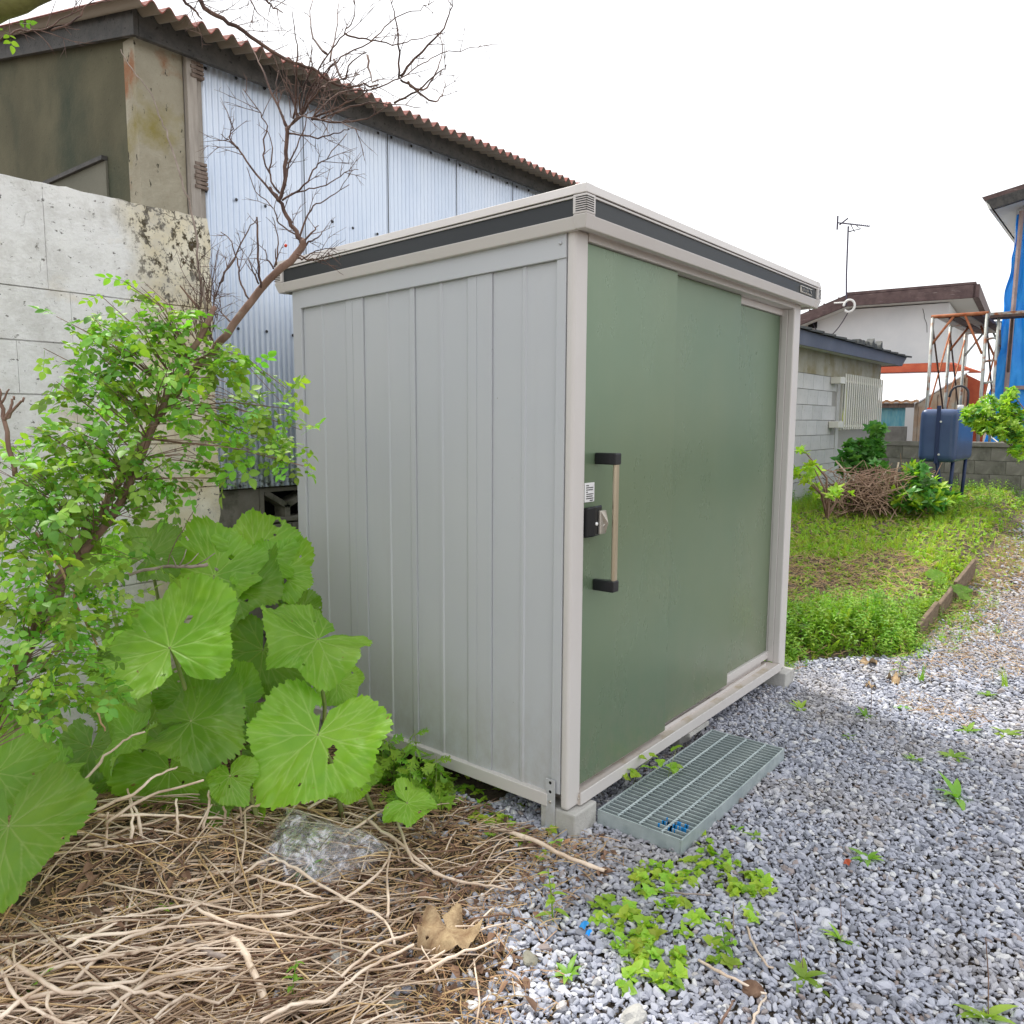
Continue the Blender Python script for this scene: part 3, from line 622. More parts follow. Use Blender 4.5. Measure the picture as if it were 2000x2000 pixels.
ZC = [2.305, 1.918, 1.722, 1.525, 1.33, 1.135, .94, .745, .55, .355, .16]
for c in range(len(ZC)-1):
    zt_, zb_ = ZC[c], ZC[c+1]; ln = .99 if c == 0 else .395; xe = -.20; off = (0 if c % 2 == 0 else .197) if c else .32
    x1 = xe; first = True
    while x1 > -3.4:
        x0 = x1-(ln-off if first and off else ln)
        m_ = rough_box(x0+.0008, x1-(.0008 if not first else 0), WY, WY+.1195, zb_+(.003 if c else .002), zt_-(.003 if c else 0), .006, c*7+x0, 24 if c == 0 else 10, 10 if c == 0 else 6)
        if first: ragged(m_, xe, .016, 3)
        elif c == 0: ragged(m_, 99, 0, 3)
        part('block', m_, 'whitewall', ww); x1 = x0; first = False

# ================================================================ LEFT: CORRUGATED BUILDING
BY = 2.25; XG = -.268; XE = 6.2; SL = .2
bl = thing('corrugated_building', (3, 4.5, 0), 'old building with bluish white corrugated wall and rusty red corrugated roof behind the shed', 'building')
part('gable_wall', MB().prism([(XG, BY+.02, 0), (XG, 5.0, 0), (XG, 5.0, 3.16+SL*2.7), (XG, BY+.02, 3.165)], (.15, 0, 0)), 'plaster_dark', bl)
part('door_lintel', MB().box(XG-.03, XG-.001, 2.566, 4.4, 2.68, 2.70), 'fascia_dark', bl)
part('gable_panel', MB().box(XG-.012, XG-.001, 2.567, 4.4, 1.0, 2.679), 'panel_dark', bl)
part('corner_pillar', rough_box(XG-.004, -.045, BY-.005, BY+.10, 0, 3.16, .012, 4, 8, 60), 'plaster_corner', bl)
part('corner_post', MB().box(-.040, .012, BY-.035, BY+.05, 0, 3.16), 'old_wood', bl, bev=.003)
part('batten', MB().box(.013, .047, BY-.012, BY+.03, 0, 3.16), 'old_wood', bl, bev=.002)
for z in (3.06, 2.60, 2.55):
    for k in range(4): part('packing_strip', MB().box(-.02+.006*(k % 2), .046, BY-.044+.002*k, BY-.0125, z+k*.020, z+k*.020+.014), 'wood_dark', bl)
part('rear_frame', MB().box(.05, XE, BY+.03, BY+.12, 1.06, 3.2), 'plaster_dark', bl)
part('end_wall', MB().box(XE, XE+.12, BY+.02, 5.0, 0, 3.2), 'plaster_dark', bl)
# corrugated wall sheets
seams = [.047, .64, 1.257, 1.868, 2.463, 3.07, 3.68, 4.29, 4.90, 5.51, XE]
pit = .0325
for k in range(len(seams)-1):
    a, b = seams[k], seams[k+1]; n = int((b-a)/pit*8); yo = BY-.004*(k % 2)
    G_ = [[(a+(b-a)*i/n, yo-.0045*math.cos(2*math.pi*(a+(b-a)*i/n)/pit)-.0045, z) for z in (1.072, 1.7, 2.4, 3.19)] for i in range(n+1)]
    # a thin turned edge shows the overlap
    G_[0] = [(p[0]-.001, p[1]+.004, p[2]) for p in G_[0]]
    part('wall_sheet', MB().grid(G_), 'galv', bl, smooth=True)
    part('sheet_seam', MB().box(b-.0022, b+.0008, BY-.0125, BY-.0105, 1.075, 3.185), 'dark_gap', bl) if k < 5 else None
sm = MB().tube([(0, -.004, 0), (0, -.009, 0)], [.0085, .006], 8).mesh('screw', 'screw')
def screw(px, py): p = hy(px, py, BY-.009); obj('screw', sm, bl, (p[0], BY-.009, p[2]))
for u, v in ((1105, 370), (1270, 422), (1422, 478), (1575, 538), (1110, 1030), (1272, 1077), (1428, 1112), (1790, 1195), (1900, 1230), (1282, 1772), (1435, 1787), (1577, 1808)): screw(u/2.76, v/2.76)
for u, v in ((655, 718), (727, 742), (835, 788), (940, 825), (1037, 862), (1096, 892), (1185, 928), (1274, 957), (1352, 988), (1403, 1008), (1467, 1027), (1537, 1058), (408, 1195), (520, 1230), (652, 1262), (45, 475), (195, 538)): screw(500+u/2.76, v/2.76)
for u, v in ((440, 320), (795, 293), (1115, 270)): screw(400+u/6.44, 900+v/6.44)
# block footing with an open vent block
def brk(x0, x1, z0, z1, dy=0.0): part('block', rough_box(x0+.004, x1-.004, BY+.02+dy, BY+.14, z0+.004, z1-.004, .006, x0*5+z0, 6, 4), 'breeze', bl)
part('footing_core', MB().box(XG+.01, 5.9, BY+.15, BY+.2, -.1, 1.06), 'breeze', bl)
vx = float(hy(508, 1000, BY+.02)[0])
for r_, z in enumerate((.865, .66, .455, .25, .045)):
    x = -.26 if r_ % 2 else -.06
    if r_ == 0:
        brk(-.25, vx, z, z+.20); x = vx+.40
    while x < 5.7: brk(x, x+.39, z, z+.20); x += .39
    part('mortar_bed', MB().box(XG+.01, 5.8, BY+.035, BY+.13, z-.004, z+.004), 'breeze', bl)
a, b, z0, z1, yy0, yy1 = vx, vx+.40, .869, 1.061, BY+.02, BY+.14
vb = MB(); vb.box(a, b, yy0, yy1, z0, z0+.022); vb.box(a, b, yy0, yy1, z1-.022, z1); vb.box(a, a+.028, yy0, yy1, z0+.0222, z1-.0222); vb.box(b-.028, b, yy0, yy1, z0+.0222, z1-.0222)
xm = (a+b)/2-.02
for (p, q, w_) in (((a+.04, z1-.023), (xm, z0+.085), .015), ((b-.04, z1-.023), (xm, z0+.085), .015), ((xm, z0+.09), (xm, z0+.0225), .017)):
    p = np.array(p); q = np.array(q); dd = (q-p)/np.linalg.norm(q-p); nn = np.array([-dd[1], dd[0]])*w_
    poly = [p+nn, p-nn, q-nn, q+nn]; vb.prism([(c[0], yy0+.004, c[1]) for c in poly], (0, .10, 0))
part('vent_block', vb, 'breeze', bl)
part('vent_back', MB().box(a, b, yy1+.002, yy1+.008, z0, z1), 'dark_gap', bl)
# eaves
part('eave_fascia', MB().box(XG-.02, XE+.1, BY-.085, BY-.055, 3.128, 3.245), 'fascia_dark', bl, bev=.004)
part('eave_soffit', MB().box(XG-.015, XE+.1, BY-.054, BY+.02, 3.17, 3.18), 'fascia_dark', bl)
part('rake_board', MB().prism([(XG-.022, BY-.085, 3.128), (XG-.022, 5.1, 3.128+SL*2.93), (XG-.022, 5.1, 3.128+SL*2.93+.118), (XG-.022, BY-.085, 3.245)], (-.022, 0, 0)), 'fascia_dark', bl)
rp = .0765
def roofz(x, y): return 3.205+SL*(y-2.0)+.0175*math.cos(2*math.pi*x/rp)
x = XG-.13; k = 0
while x < XE+.15:
    x2 = x+.69; n = 9*12
    for (ya, yb_, dz) in ((2.0+.012*rnd.uniform(-1, 1), 3.7, .0), (3.62, 5.2, .006)):
        Gt = [[(x+(x2-x)*i/n, y, roofz(x+(x2-x)*i/n, y)+dz+.003*(k % 2)) for y in (ya, ya+.5, yb_)] for i in range(n+1)]
        Gb = [[(p[0], p[1], p[2]-.006) for p in r_] for r_ in Gt]
        m_ = MB().grid([r_[::-1] for r_ in Gt]); m_.grid(Gb)
        m_.add([p for i in range(n+1) for p in (Gt[i][0], Gb[i][0])], [(2*i, 2*i+1, 2*i+3, 2*i+2) for i in range(n)])
        part('roof_sheet', m_, 'roof', bl, smooth=True)
    x = x2; k += 1
part('rear_slope', MB().prism([(XG-.1, 5.2, 3.83), (XG-.1, 8.2, 3.2), (XG-.1, 8.2, 3.17), (XG-.1, 5.2, 3.80)], (XE+.3, 0, 0)), 'roof', bl)

# ================================================================ RIGHT: GREY BLOCK OUTHOUSE
CY = 2.0; CX1 = 11.78
oh = thing('block_outhouse', (9, 3.5, .4), 'low grey concrete block outhouse with slatted ivory window guard and dark blue eaves', 'outhouse')
part('wall_core', MB().box(6.5, CX1-.004, CY+.01, 5.0, .2, 2.40), 'mortar', oh)
cz = [2.062-.2*k for k in range(10)]; vx_ = [7.93+.4175*k for k in range(-4, 5)]
cbm = MB().box(-.1965, .1965, 0, .012, -.0955, .0955).mesh('block', 'cmu')
cbs = MB().box(-.10, .10, 0, .012, -.0955, .0955).mesh('block', 'cmu')
for r_, z in enumerate(cz):
    if z < .35: break
    x = 6.7+(0.2 if r_ % 2 else 0); lim = 9.50 if r_ < 5 else CX1-.1
    while x+.2 < lim:
        obj('block', cbm, oh, (x, CY-.002, z-.1)); x += .40
    if r_ >= 5 or True:
        if x-.2+.1 < lim: obj('block', cbs, oh, (x-.1, CY-.002, z-.1))
part('ring_beam', rough_box(6.6, CX1, CY-.006, CY+.03, 2.064, 2.40, .008, 2, 30, 5), 'beam_stain', oh)
part('pilaster', rough_box(9.52, 9.66, CY-.007, CY+.03, 1.06, 2.063, .006, 2, 3, 10), 'cmu', oh)
part('window_pane', MB().box(9.72, 11.70, CY-.004, CY+.002, 1.36, 2.05), 'glass', oh)
part('curtain', MB().prism([(9.74, CY-.008, 1.36), (9.98, CY-.008, 1.36), (9.98, CY-.008, 1.95)], (0, .003, 0)), 'yellow_cloth', oh)
wf = part('window_frame', MB().box(9.69, 9.73, CY-.03, CY+.01, 1.32, 2.09), 'ivory', oh)
gd = thing('window_guard', (10.9, CY-.12, 1.3), 'ivory slatted guard over the outhouse window', 'window guard')
GY = CY-.13; ga = float(hy(1653, 731, GY)[0]); gb_ = float(hy(1724, 741, GY)[0]); gzt = float(hy(1690, 736, GY)[2]); gzb = 1.335
slm = MB().box(-.018, .018, -.008, .008, gzb, gzt).mesh('slat', 'ivory'); ns = 19
for k in range(ns): bevel(obj('slat', slm, gd, (ga+(gb_-ga)*k/(ns-1), GY, 0)), .003, 1)
for z in (gzt-.10, gzb+.05): bx('rail', (ga-.02, gb_+.02, GY+.009, GY+.02, z-.015, z+.015), 'ivory', gd)
for z in (gzt-.10, gzb+.07): bx('bracket', (ga-.28, ga-.05, GY-.01, CY-.0085, z-.045, z+.045), 'ivory', gd, bev=.005)
for z in (gzt-.10, gzb+.07): bx('bracket', (gb_-.05, gb_-.01, GY+.021, CY-.0085, z-.03, z+.03), 'ivory', gd)
EYo = CY-.25
part('eave_fascia', MB().hexa([(6.0, EYo, 2.33), (12.05, EYo, 2.36), (12.05, EYo+.03, 2.36), (6.0, EYo+.03, 2.33)], [(6.0, EYo, 2.50), (12.35, EYo, 2.52), (12.35, EYo+.03, 2.52), (6.0, EYo+.03, 2.50)]), 'slate_fascia', oh)
part('eave_soffit', MB().box(6.0, 12.04, EYo+.031, CY+.1, 2.37, 2.38), 'soffit', oh)
part('end_fascia', MB().hexa([(12.06, EYo, 2.36), (12.09, EYo, 2.36), (12.09, 5.2, 2.36), (12.06, 5.2, 2.36)], [(12.351, EYo, 2.52), (12.38, EYo, 2.52), (12.38, 5.2, 2.52), (12.351, 5.2, 2.52)]), 'slate_fascia', oh)
k = 0; x = 6.0
while x < 12.4:
    part('roof_tile', MB().hexa([(x, EYo-.05, 2.505), (x+.52, EYo-.05, 2.515), (x+.52, 3.6, 2.86), (x, 3.6, 2.85)], [(x, EYo-.05, 2.525), (x+.52, EYo-.05, 2.545), (x+.52, 3.6, 2.89), (x, 3.6, 2.87)]), 'tile_dark', oh); x += .46; k += 1
for q, (u, v) in enumerate(((860, 140), (905, 150), (960, 165), (1020, 170), (1050, 185), (1120, 195))):
    p = hy(1550+u/6.44, 650+v/6.44, EYo); part('roof_lump', MB().prism([(p[0]-.09, EYo+.02, 2.53), (p[0]+.09, EYo+.02, 2.53), (p[0]+.05, EYo+.02, 2.60+(.07 if q in (3, 5) else 0)), (p[0]-.06, EYo+.02, 2.60)], (0, .1, 0)), 'tile_dark', oh)

# ================================================================ LOW GARDEN WALL
LX = 11.35
lw = thing('garden_wall', (LX, -.5, .3), 'low dark weathered concrete block wall with coping behind the blue tank', 'wall')
part('wall_core', MB().box(LX+.01, LX+.13, -6, 2.2, 0, 1.10), 'low_block', lw)
lbm = MB().box(0, .012, -.1965, .1965, -.095, .095).mesh('block', 'low_block'); pcm = MB().box(-.03, .16, -.297, .297, 0, .075).mesh('coping', 'low_block')
for r_ in range(6):
    y = 2.1-(.2 if r_ % 2 else 0)
    while y > -5.5: obj('block', lbm, lw, (LX-.002, y, .98-.2*r_)); y -= .40
y = .95
while y > -5.5: bevel(obj('coping', pcm, lw, (LX-.01, y, 1.082)), .012, 2); y -= .60
part('broken_block', rough_box(LX-.02, LX+.12, 1.26, 2.0, 1.08, 1.15, .02, 5, 4, 3), 'low_block', lw)

# ================================================================ WHITE HOUSE, SMALL SHED BEHIND
AZ = 95.4; DX = np.array([math.cos(R_(5.4)), math.sin(R_(5.4)), 0]); DY = np.array([-math.sin(R_(5.4)), math.cos(R_(5.4)), 0]); UZ = np.array([0, 0, 1.0])
W0 = at(1845, 735, 19.5); W0[2] = 0
wh = thing('white_house', tuple(W0+DX*4+DY*3), 'white rendered house with dark brown eaves and a television aerial', 'house')
def V3(a, b, c): return W0+DX*a+DY*b+UZ*c
zc_ = float(hv(1845, 600, W0, AZ)[2]); 
part('wall', MB().prism([V3(0, 0, 0), V3(0, 6.5, 0), V3(0, 6.5, zc_-.9), V3(0, 3.2, zc_+.1), V3(0, 0, zc_+.1)], DX*7), 'house_white', wh)
F0 = W0-DX*.6
def fp(u, v): return hv(1500+u/3.864, 300+v/3.864, F0, AZ)
RT, RB, PT, PB = fp(1570, 985), fp(1545, 1085), fp(590, 1072), fp(590, 1150)
LT = fp(245, 1215); LB = fp(245, 1290); e = (LT-PT)*.6; LT2 = LT+e; LB2 = LB+e
RB = np.array([RT[0], RT[1], RB[2]])
part('rake_fascia', MB().prism([PB, RB, RT, PT], DX*.12), 'house_brown', wh); part('rake_fascia', MB().prism([LB2, PB, PT, LT2], DX*.12), 'house_brown', wh)
part('eave_fascia', MB().prism([RB, RB+DX*.0+UZ*0+DY*.001, RT+DY*.001, RT], DX*8.2+UZ*0), 'house_brown', wh)
part('eave_fascia', MB().hexa([RB-DY*.08, RB+DY*.05, RB+DY*.05+DX*8, RB-DY*.08+DX*8], [RT-DY*.08, RT+DY*.05, RT+DY*.05+DX*8, RT-DY*.08+DX*8]), 'house_brown', wh)
part('soffit', MB().prism([PB+UZ*.015+DX*.121, RB+UZ*.015+DX*.121+DY*.06, RB+UZ*.035+DX*.121+DY*.06, PB+UZ*.035+DX*.121], DX*7.5), 'soffit', wh)
part('soffit', MB().prism([LB2+UZ*.01+DX*.121, PB+UZ*.015+DX*.121, PB+UZ*.035+DX*.121, LB2+UZ*.035+DX*.121], DX*7.5), 'soffit', wh)
part('roof', MB().prism([PT+UZ*.01, RT+UZ*.01, RT+UZ*.06, PT+UZ*.08], DX*8.2), 'house_brown', wh)
part('roof', MB().add([LT2, PT+UZ*.02, PT+DX*8+UZ*.02, LT2+DX*8+UZ*.62], [(0, 1, 2, 3)]), 'metal_roof', wh)
for k in range(5):
    a_ = LT2+(PT-LT2)*(k+.5)/5.; b_ = LT2+DX*8+UZ*.62+(PT-LT2-UZ*.6)*(k+.5)/5.; part('roof_seam', MB().tube([a_+UZ*.02, b_+UZ*.02], .025, 4), 'house_brown', wh)
vp = hv(1500+340/3.864, 300+1270/3.864, W0-DX*.01, AZ); part('vent', MB().hexa([vp-DY*.11-UZ*.17, vp+DY*.11-UZ*.17, vp+DY*.11-UZ*.17-DX*.05, vp-DY*.11-UZ*.17-DX*.05], [vp-DY*.11+UZ*.14, vp+DY*.11+UZ*.14, vp+DY*.11+UZ*.14-DX*.05, vp-DY*.11+UZ*.14-DX*.05]), 'dark_gap', wh)
cr_ = [hv(1500+u/3.864, 300+v/3.864, W0-DX*.004, AZ) for u, v in ((1168, 1170), (1178, 1210), (1180, 1240), (1195, 1275), (1200, 1300), (1200, 1350))]
part('crack', MB().tube(cr_, .007, 4), 'fascia_dark', wh)
# aerial
ab = fp(597, 1150)-DX*.10; atp = fp(611, 570)-DX*.10
an = thing('television_aerial', tuple(ab), 'thin television aerial on a mast clamped to the brown eaves of the white house', 'aerial')
part('mast', MB().tube([ab, ab*.6+atp*.4+DY*.015, atp+UZ*.05], .020, 6), 'wire', an)
pL, pR = fp(530, 528)-DX*.10, fp(772, 556)-DX*.10
part('boom', MB().tube([pL, pR], .016, 5), 'wire', an)
for k in range(15):
    c = pL+(pR-pL)*(.12+.86*k/14); L_ = .20-.006*k; part('element', MB().tube([c-DX*L_-UZ*.03, c+DX*L_+UZ*.05], .010, 4), 'wire', an)
part('reflector', MB().tube([pL-UZ*.17, pL+UZ*.17], .022, 5), 'wire', an); part('reflector', MB().tube([pL-UZ*.06-DY*.05, pL+UZ*.08-DY*.25], .020, 5), 'wire', an)
part('support_arm', MB().tube([pL-DY*.3-UZ*.05, pL-DY*.42-UZ*.28, atp-UZ*.08, atp-UZ*.05-DY*.3, pL+(pR-pL)*.6-UZ*.02], .012, 5), 'wire', an)
cc = ab-UZ*.02-DY*.08-DX*.05
part('cable_coil', MB().tube([cc+DY*.13*math.cos(a)+UZ*.15*math.sin(a) for a in np.linspace(0, 5.6, 22)], .030, 6), 'white_plastic', an)
part('clamp', MB().tube([ab+DY*.30+UZ*.08, ab+UZ*.08], .02, 5), 'white_plastic', an)
part('cable', MB().tube([(vp-DX*.07)*(1-t)+(cc-UZ*.12)*t-UZ*(.62*4*t*(1-t)*(1-.35*t)) for t in np.linspace(0, 1, 14)], .013, 5), 'wire', an)
wp = [np.array(at(1290, 401, 24)), np.array(at(1640, 285, 26)), np.array(at(2300, 30, 31))]
tag(part('overhead_wire', MB().tube([at(1290+700*t, 401-236*t-14*math.sin(t*3.1)*0, 24+5*t) for t in np.linspace(-.6, 2.0, 12)], .008, 4), 'white_plastic'), 'faint thin wire crossing the white sky above the shed', 'wire')

S0 = at(1795, 783, 15.5)
def S3(a, b, c): return S0+DX*a+DY*b+UZ*c
sh2 = thing('lean_to_shed', tuple(S3(1, .5, -1.4)), 'small old shed with pale roof, red ridge flashing and turquoise front behind the garden wall', 'shed')
rl = hv(1893, 724, S3(2.5, 0, 0), AZ); rh = rl[2]-S0[2]; ry0 = float((rl-S0) @ DY)
part('roof_plane', MB().hexa([S3(0, 0, -.03), S3(0, 3.2, -.03), S3(2.5, 3.2, rh-.03), S3(2.5, ry0, rh-.03)], [S3(0, 0, .0), S3(0, 3.2, .0), S3(2.5, 3.2, rh), S3(2.5, ry0, rh)]), 'pale_roof', sh2)
n = 90; part('roof_edge', MB().grid([[S3(-.03, .0+3.2*i/n, .02*math.sin(i*1.25)+z) for z in (-.035, .012)] for i in range(n+1)]), 'rust_edge', sh2)
part('ridge_flashing', MB().hexa([S3(2.42, ry0+.4, rh-.0), S3(2.42, 3.2, rh-.0), S3(2.6, 3.2, rh), S3(2.6, ry0-.3, rh-.05)], [S3(2.42, ry0+.5, rh+.19), S3(2.42, 3.2, rh+.19), S3(2.6, 3.2, rh+.19), S3(2.6, ry0+.3, rh+.19)]), 'red_ridge', sh2)
part('gable_side', MB().prism([S3(.12, .03, -.06), S3(2.5, ry0+.03, rh-.06), S3(2.5, ry0+.03, -2), S3(.12, .03, -2)], DY*.06), 'rust_wall', sh2)
for k in range(6):
    t_ = k/5; part('cladding_panel', MB().prism([S3(.14+2.2*t_, ry0*t_*.95+.022, -.9), S3(.14+2.2*t_+.40, ry0*(t_+.17)*.95+.022, -.9), S3(.14+2.2*t_+.40, ry0*(t_+.17)*.95+.022, (rh)*(t_+.03)*.95-.12), S3(.14+2.2*t_, ry0*t_*.95+.022, rh*t_*.95-.12)], -DY*.015), 'rust_wall', sh2)
part('back_panel', MB().prism([S3(2.45, ry0-.35, -1.6), S3(2.45, ry0+.1, -1.6), S3(2.45, ry0+.1, rh-.05), S3(2.45, ry0-.35, rh-.3)], DX*.05), 'red_ridge', sh2)
n = 80; part('front_sheet', MB().grid([[S3(.15+.012*math.sin(i*1.2), .25+2.9*i/n, z) for z in (-.50, -.12)] for i in range(n+1)]), 'turquoise', sh2, smooth=True)
part('eave_shadow_board', MB().hexa([S3(.06, .1, -.13), S3(.06, 3.2, -.13), S3(.16, 3.2, -.13), S3(.16, .1, -.13)], [S3(.06, .1, -.04), S3(.06, 3.2, -.04), S3(.16, 3.2, -.04), S3(.16, .1, -.04)]), 'wood_dark', sh2)
part('front_base', MB().prism([S3(.10, .20, -2), S3(.10, 3.2, -2), S3(.10, 3.2, -.505), S3(.10, .20, -.505)], DX*.08), 'low_block', sh2)

# ================================================================ SCAFFOLD TOWER
TX = 12.1
pa = hx(1822, 618, TX); pb_ = hx(1928, 612, TX); zt_ = (pa[2]+pb_[2])/2; y0, y1 = float(pb_[1]), float(pa[1])
sc = thing('scaffold_tower', (TX+1, (y0+y1)/2, .3), 'rusty steel tube scaffold tower beside the blue sheeted house', 'scaffold')
for fi in range(3):
    X = TX+1.45*fi; m1 = 'scaf_steel'
    for y in (y0, y1): part('post', MB().tube([(X, y, .3), (X, y, zt_)], .026, 8), m1, sc, True)
    part('top_rail', MB().tube([(X, y0-.02, zt_), (X, y1+.02, zt_)], .028, 8), 'scaf_rust' if fi == 0 else m1, sc, True)
    ym = (y0+y1)/2
    part('knee_brace', MB().tube([(X, ym+.08, zt_-.02), (X, y1, zt_-.45)], .019, 6), 'scaf_rust' if fi < 2 else m1, sc, True)
    part('knee_brace', MB().tube([(X, ym-.08, zt_-.02), (X, y0+.12, zt_-.42), (X, y0+.03, zt_-.62)], .019, 6), 'scaf_rust' if fi < 2 else m1, sc, True)
    for z in (zt_-.38, zt_-.72, zt_-1.05): part('rung', MB().tube([(X, y0-.15, z), (X, y0, z-.02)], .017, 6), m1, sc, True)
    part('inner_post', MB().tube([(X, y0-.16, .3), (X, y0-.16, zt_-.05)], .021, 8), m1, sc, True)
    if fi < 2:
        for y in (y1, y0):
            for (za, zb_) in ((zt_-.12, zt_-1.6), (zt_-1.6, zt_-.12)):
                part('cross_brace', MB().tube([(X, y, za), (X+1.45, y, zb_)], .014, 6), 'scaf_dark' if za > zb_ else 'scaf_rust', sc, True)
        for q in range(4):
            ya = y0+.06+(y1-y0-.12)*q/4; part('platform_plank', MB().box(X+.03, X+1.42, ya+.008, ya+(y1-y0-.12)/4-.008, zt_-.035, zt_+.01), 'scaf_steel' if q % 2 else 'scaf_dark', sc)
part('ledger_plank', MB().box(TX-.05, TX+.02, y0-1.6, y0-.05, zt_-.045, zt_-.005), 'scaf_steel', sc)
part('ledger_plank', MB().box(TX-.06, TX+.25, y0-1.6, y0-.05, zt_-.085, zt_-.05), 'scaf_dark', sc)
part('outrigger', MB().tube([(TX+.3, y0-.30, zt_-.04), (TX+.3, y0-.30, zt_-.9)], .022, 6), 'scaf_dark', sc)
part('prop', MB().tube([hx(1926, 845, 12.6), hx(1958, 872, 12.0)], .014, 6), 'scaf_steel', sc)

# ================================================================ BLUE SHEETED HOUSE
HX = 13.5
th = thing('sheeted_house', (HX+3, -3, 0), 'house wrapped in bright blue tarpaulin with dark weathered eaves at the right edge', 'house')
def hT(u, v, x=HX): return hx(1800+u/6.44, 350+v/6.44, x)
yl = float(hT(1075, 490)[1])
part('wall', MB().box(HX+.05, HX+8, -7, yl-.12, 0, 5.3), 'house_white', th)
ec, ec2 = hT(800, 247, HX-.55), hT(915, 382, HX-.55); er = hT(1288, 90, HX-.55)
sl_ = (er-ec)/abs(er[1]-ec[1]); e5 = ec+sl_*3.2; dn = ec2[2]-ec[2]
part('rake_fascia', MB().prism([ec+UZ*(dn+.02)-DY*.12, e5+UZ*(dn+.02), e5-UZ*.05, ec-UZ*.03], (.10, 0, 0)), 'fascia_dark', th)
part('roof', MB().prism([ec-UZ*.029, e5-UZ*.049, e5+UZ*.03, ec+UZ*.03+DY*.05], (8, 0, 0)), 'house_brown', th)
part('eave_board', MB().prism([ec+UZ*(dn+.02)-DY*.10, ec-UZ*.03-DY*.02, ec-UZ*.03, ec+UZ*(dn+.02)-DY*.12+DY*.06], (8, 0, 0)), 'soffit', th)
part('soffit', MB().prism([ec+UZ*(dn+.03)-DY*.12, e5+UZ*(dn+.03), e5+UZ*(dn+.05), ec+UZ*(dn+.05)-DY*.12], (8, 0, 0)), 'soffit', th)
# tarpaulin with folds
ny, nz2 = 150, 60; Gt = []
ztop = float(hT(1060, 492)[2])+.03
for i in range(ny+1):
    y = yl-3.3*i/ny; row = []
    for j in range(nz2+1):
        z = .25+(ztop+.25*min(1, i/60)-.25)*j/nz2
        edge = max(0, 1-(yl-y)/.25); wob = .05*mnoise.noise(Vector((y*6, z*.8, 0)))+.03*mnoise.noise(Vector((y*15, z*2.2, 4)))+.012*mnoise.noise(Vector((y*40, z*9, 4)))
        row.append((HX-.03+wob*1.4, y+edge*.10*mnoise.noise(Vector((1, z*2.4, 9)))-edge*.12*max(0, z-2.2)*.5+edge*.06*max(0, 2.2-z), z+(.05*mnoise.noise(Vector((y*5, 3, 0))) if j in (0, nz2) else 0)))
    Gt.append(row)
part('tarpaulin', MB().grid(Gt), 'tarp', th, smooth=True)
Gs = [[(HX-.03+.7*i/12, p[1]+.02*math.sin(i*2+k*.3)+.01*i/12, p[2]) for k, p in enumerate(Gt[0])] for i in range(13)]
part('tarpaulin', MB().grid(Gs), 'tarp', th, smooth=True)
b1, b2 = hT(1222, 400, HX-.1), hT(1150, 1900, HX-.1); ym = (b1[1]+b2[1])/2
part('batten', MB().tube([(HX-.10, ym-.02, b1[2]), (HX-.10, ym+.0, b2[2]), (HX-.10, ym+.02, .4)], .035, 4), 'batten', th)
hb_ = hx(1990, 757, HX-.1); part('batten', MB().box(HX-.12, HX-.09, hb_[1]-2.2, ym-.10, hb_[2]-.03, hb_[2]+.03), 'batten', th)

# ================================================================ KEROSENE TANK
tk = thing('fuel_tank', (8.95, .43, .4), 'dark blue fuel tank on thin legs in front of the garden wall', 'tank')
def rbox(x0, x1, y0, y1, z0, z1, r, n=4):
    bm = bmesh.new(); bmesh.ops.create_cube(bm, size=1)
    for v in bm.verts: v.co = Vector(((x0+x1)/2+v.co.x*(x1-x0), (y0+y1)/2+v.co.y*(y1-y0), (z0+z1)/2+v.co.z*(z1-z0)))
    bmesh.ops.bevel(bm, geom=bm.edges[:], offset=r, segments=n, affect='EDGES', profile=.6); me = bpy.data.meshes.new('tank_body'); bm.to_mesh(me); bm.free(); return me
tc1 = hx(1797, 800, 8.4); tc2 = hx(1873, 800, 8.4); ty0, ty1 = float(tc2[1]), float(tc1[1])+.0
tme = rbox(8.4, 9.55, ty0, ty1, .965, 1.60, .085); tme.materials.append(M['tank']); tme.polygons.foreach_set('use_smooth', [True]*len(tme.polygons)); tb = obj('tank_body', tme, tk)
tb.modifiers.new('n', 'WEIGHTED_NORMAL')
yc = (ty0+ty1)/2-.0
part('strap', MB().box(8.385, 8.402, yc-.022, yc+.022, .95, 1.64), 'tank_leg', tk, bev=.004)
for x in (8.55, 9.4):
    for s_, yb_ in ((1, ty1-.05), (-1, ty0+.05)):
        yy = yc if (x < 9 and s_ == 1) else yb_
        part('leg', MB().tube([(x-.12 if yy == yc else x, yy, 1.0), (x-.05, yy-.04 if yy == yc else yy, .72), (x, yb_-.03*s_ if yy != yc else yy-.16, .33)], .022, 6), 'tank_leg', tk, True)
part('leg_brace', MB().tube([(8.55, ty0+.05, .42), (8.55, yc, .62)], .014, 5), 'tank_leg', tk)
part('fuel_gauge', MB().tube([(8.62, ty1-.06, 1.585), (8.62, ty1-.06, 1.62)], [.03, .025], 10), 'red_mark', tk)
vpz = 1.60; cy = ty0+.10
part('filler_cap', MB().tube([(9.1, cy, 1.59), (9.1, cy, 1.66)], .035, 10), 'white_plastic', tk, True)
part('vent_pipe', MB().tube([(9.2, cy-.06, 1.58), (9.2, cy-.06, 1.80)]+[(9.2, cy-.06+.10-.10*math.cos(a), 1.80+.10*math.sin(a)) for a in np.linspace(.3, 2.9, 8)]+[(9.2, cy+.15, 1.76)], .015, 6), 'pipe', tk, True)
for z in (1.45, 1.06): part('rivet', MB().tube([(8.385, yc-.03, z), (8.375, yc-.03, z)], .012, 8), 'white_plastic', tk)

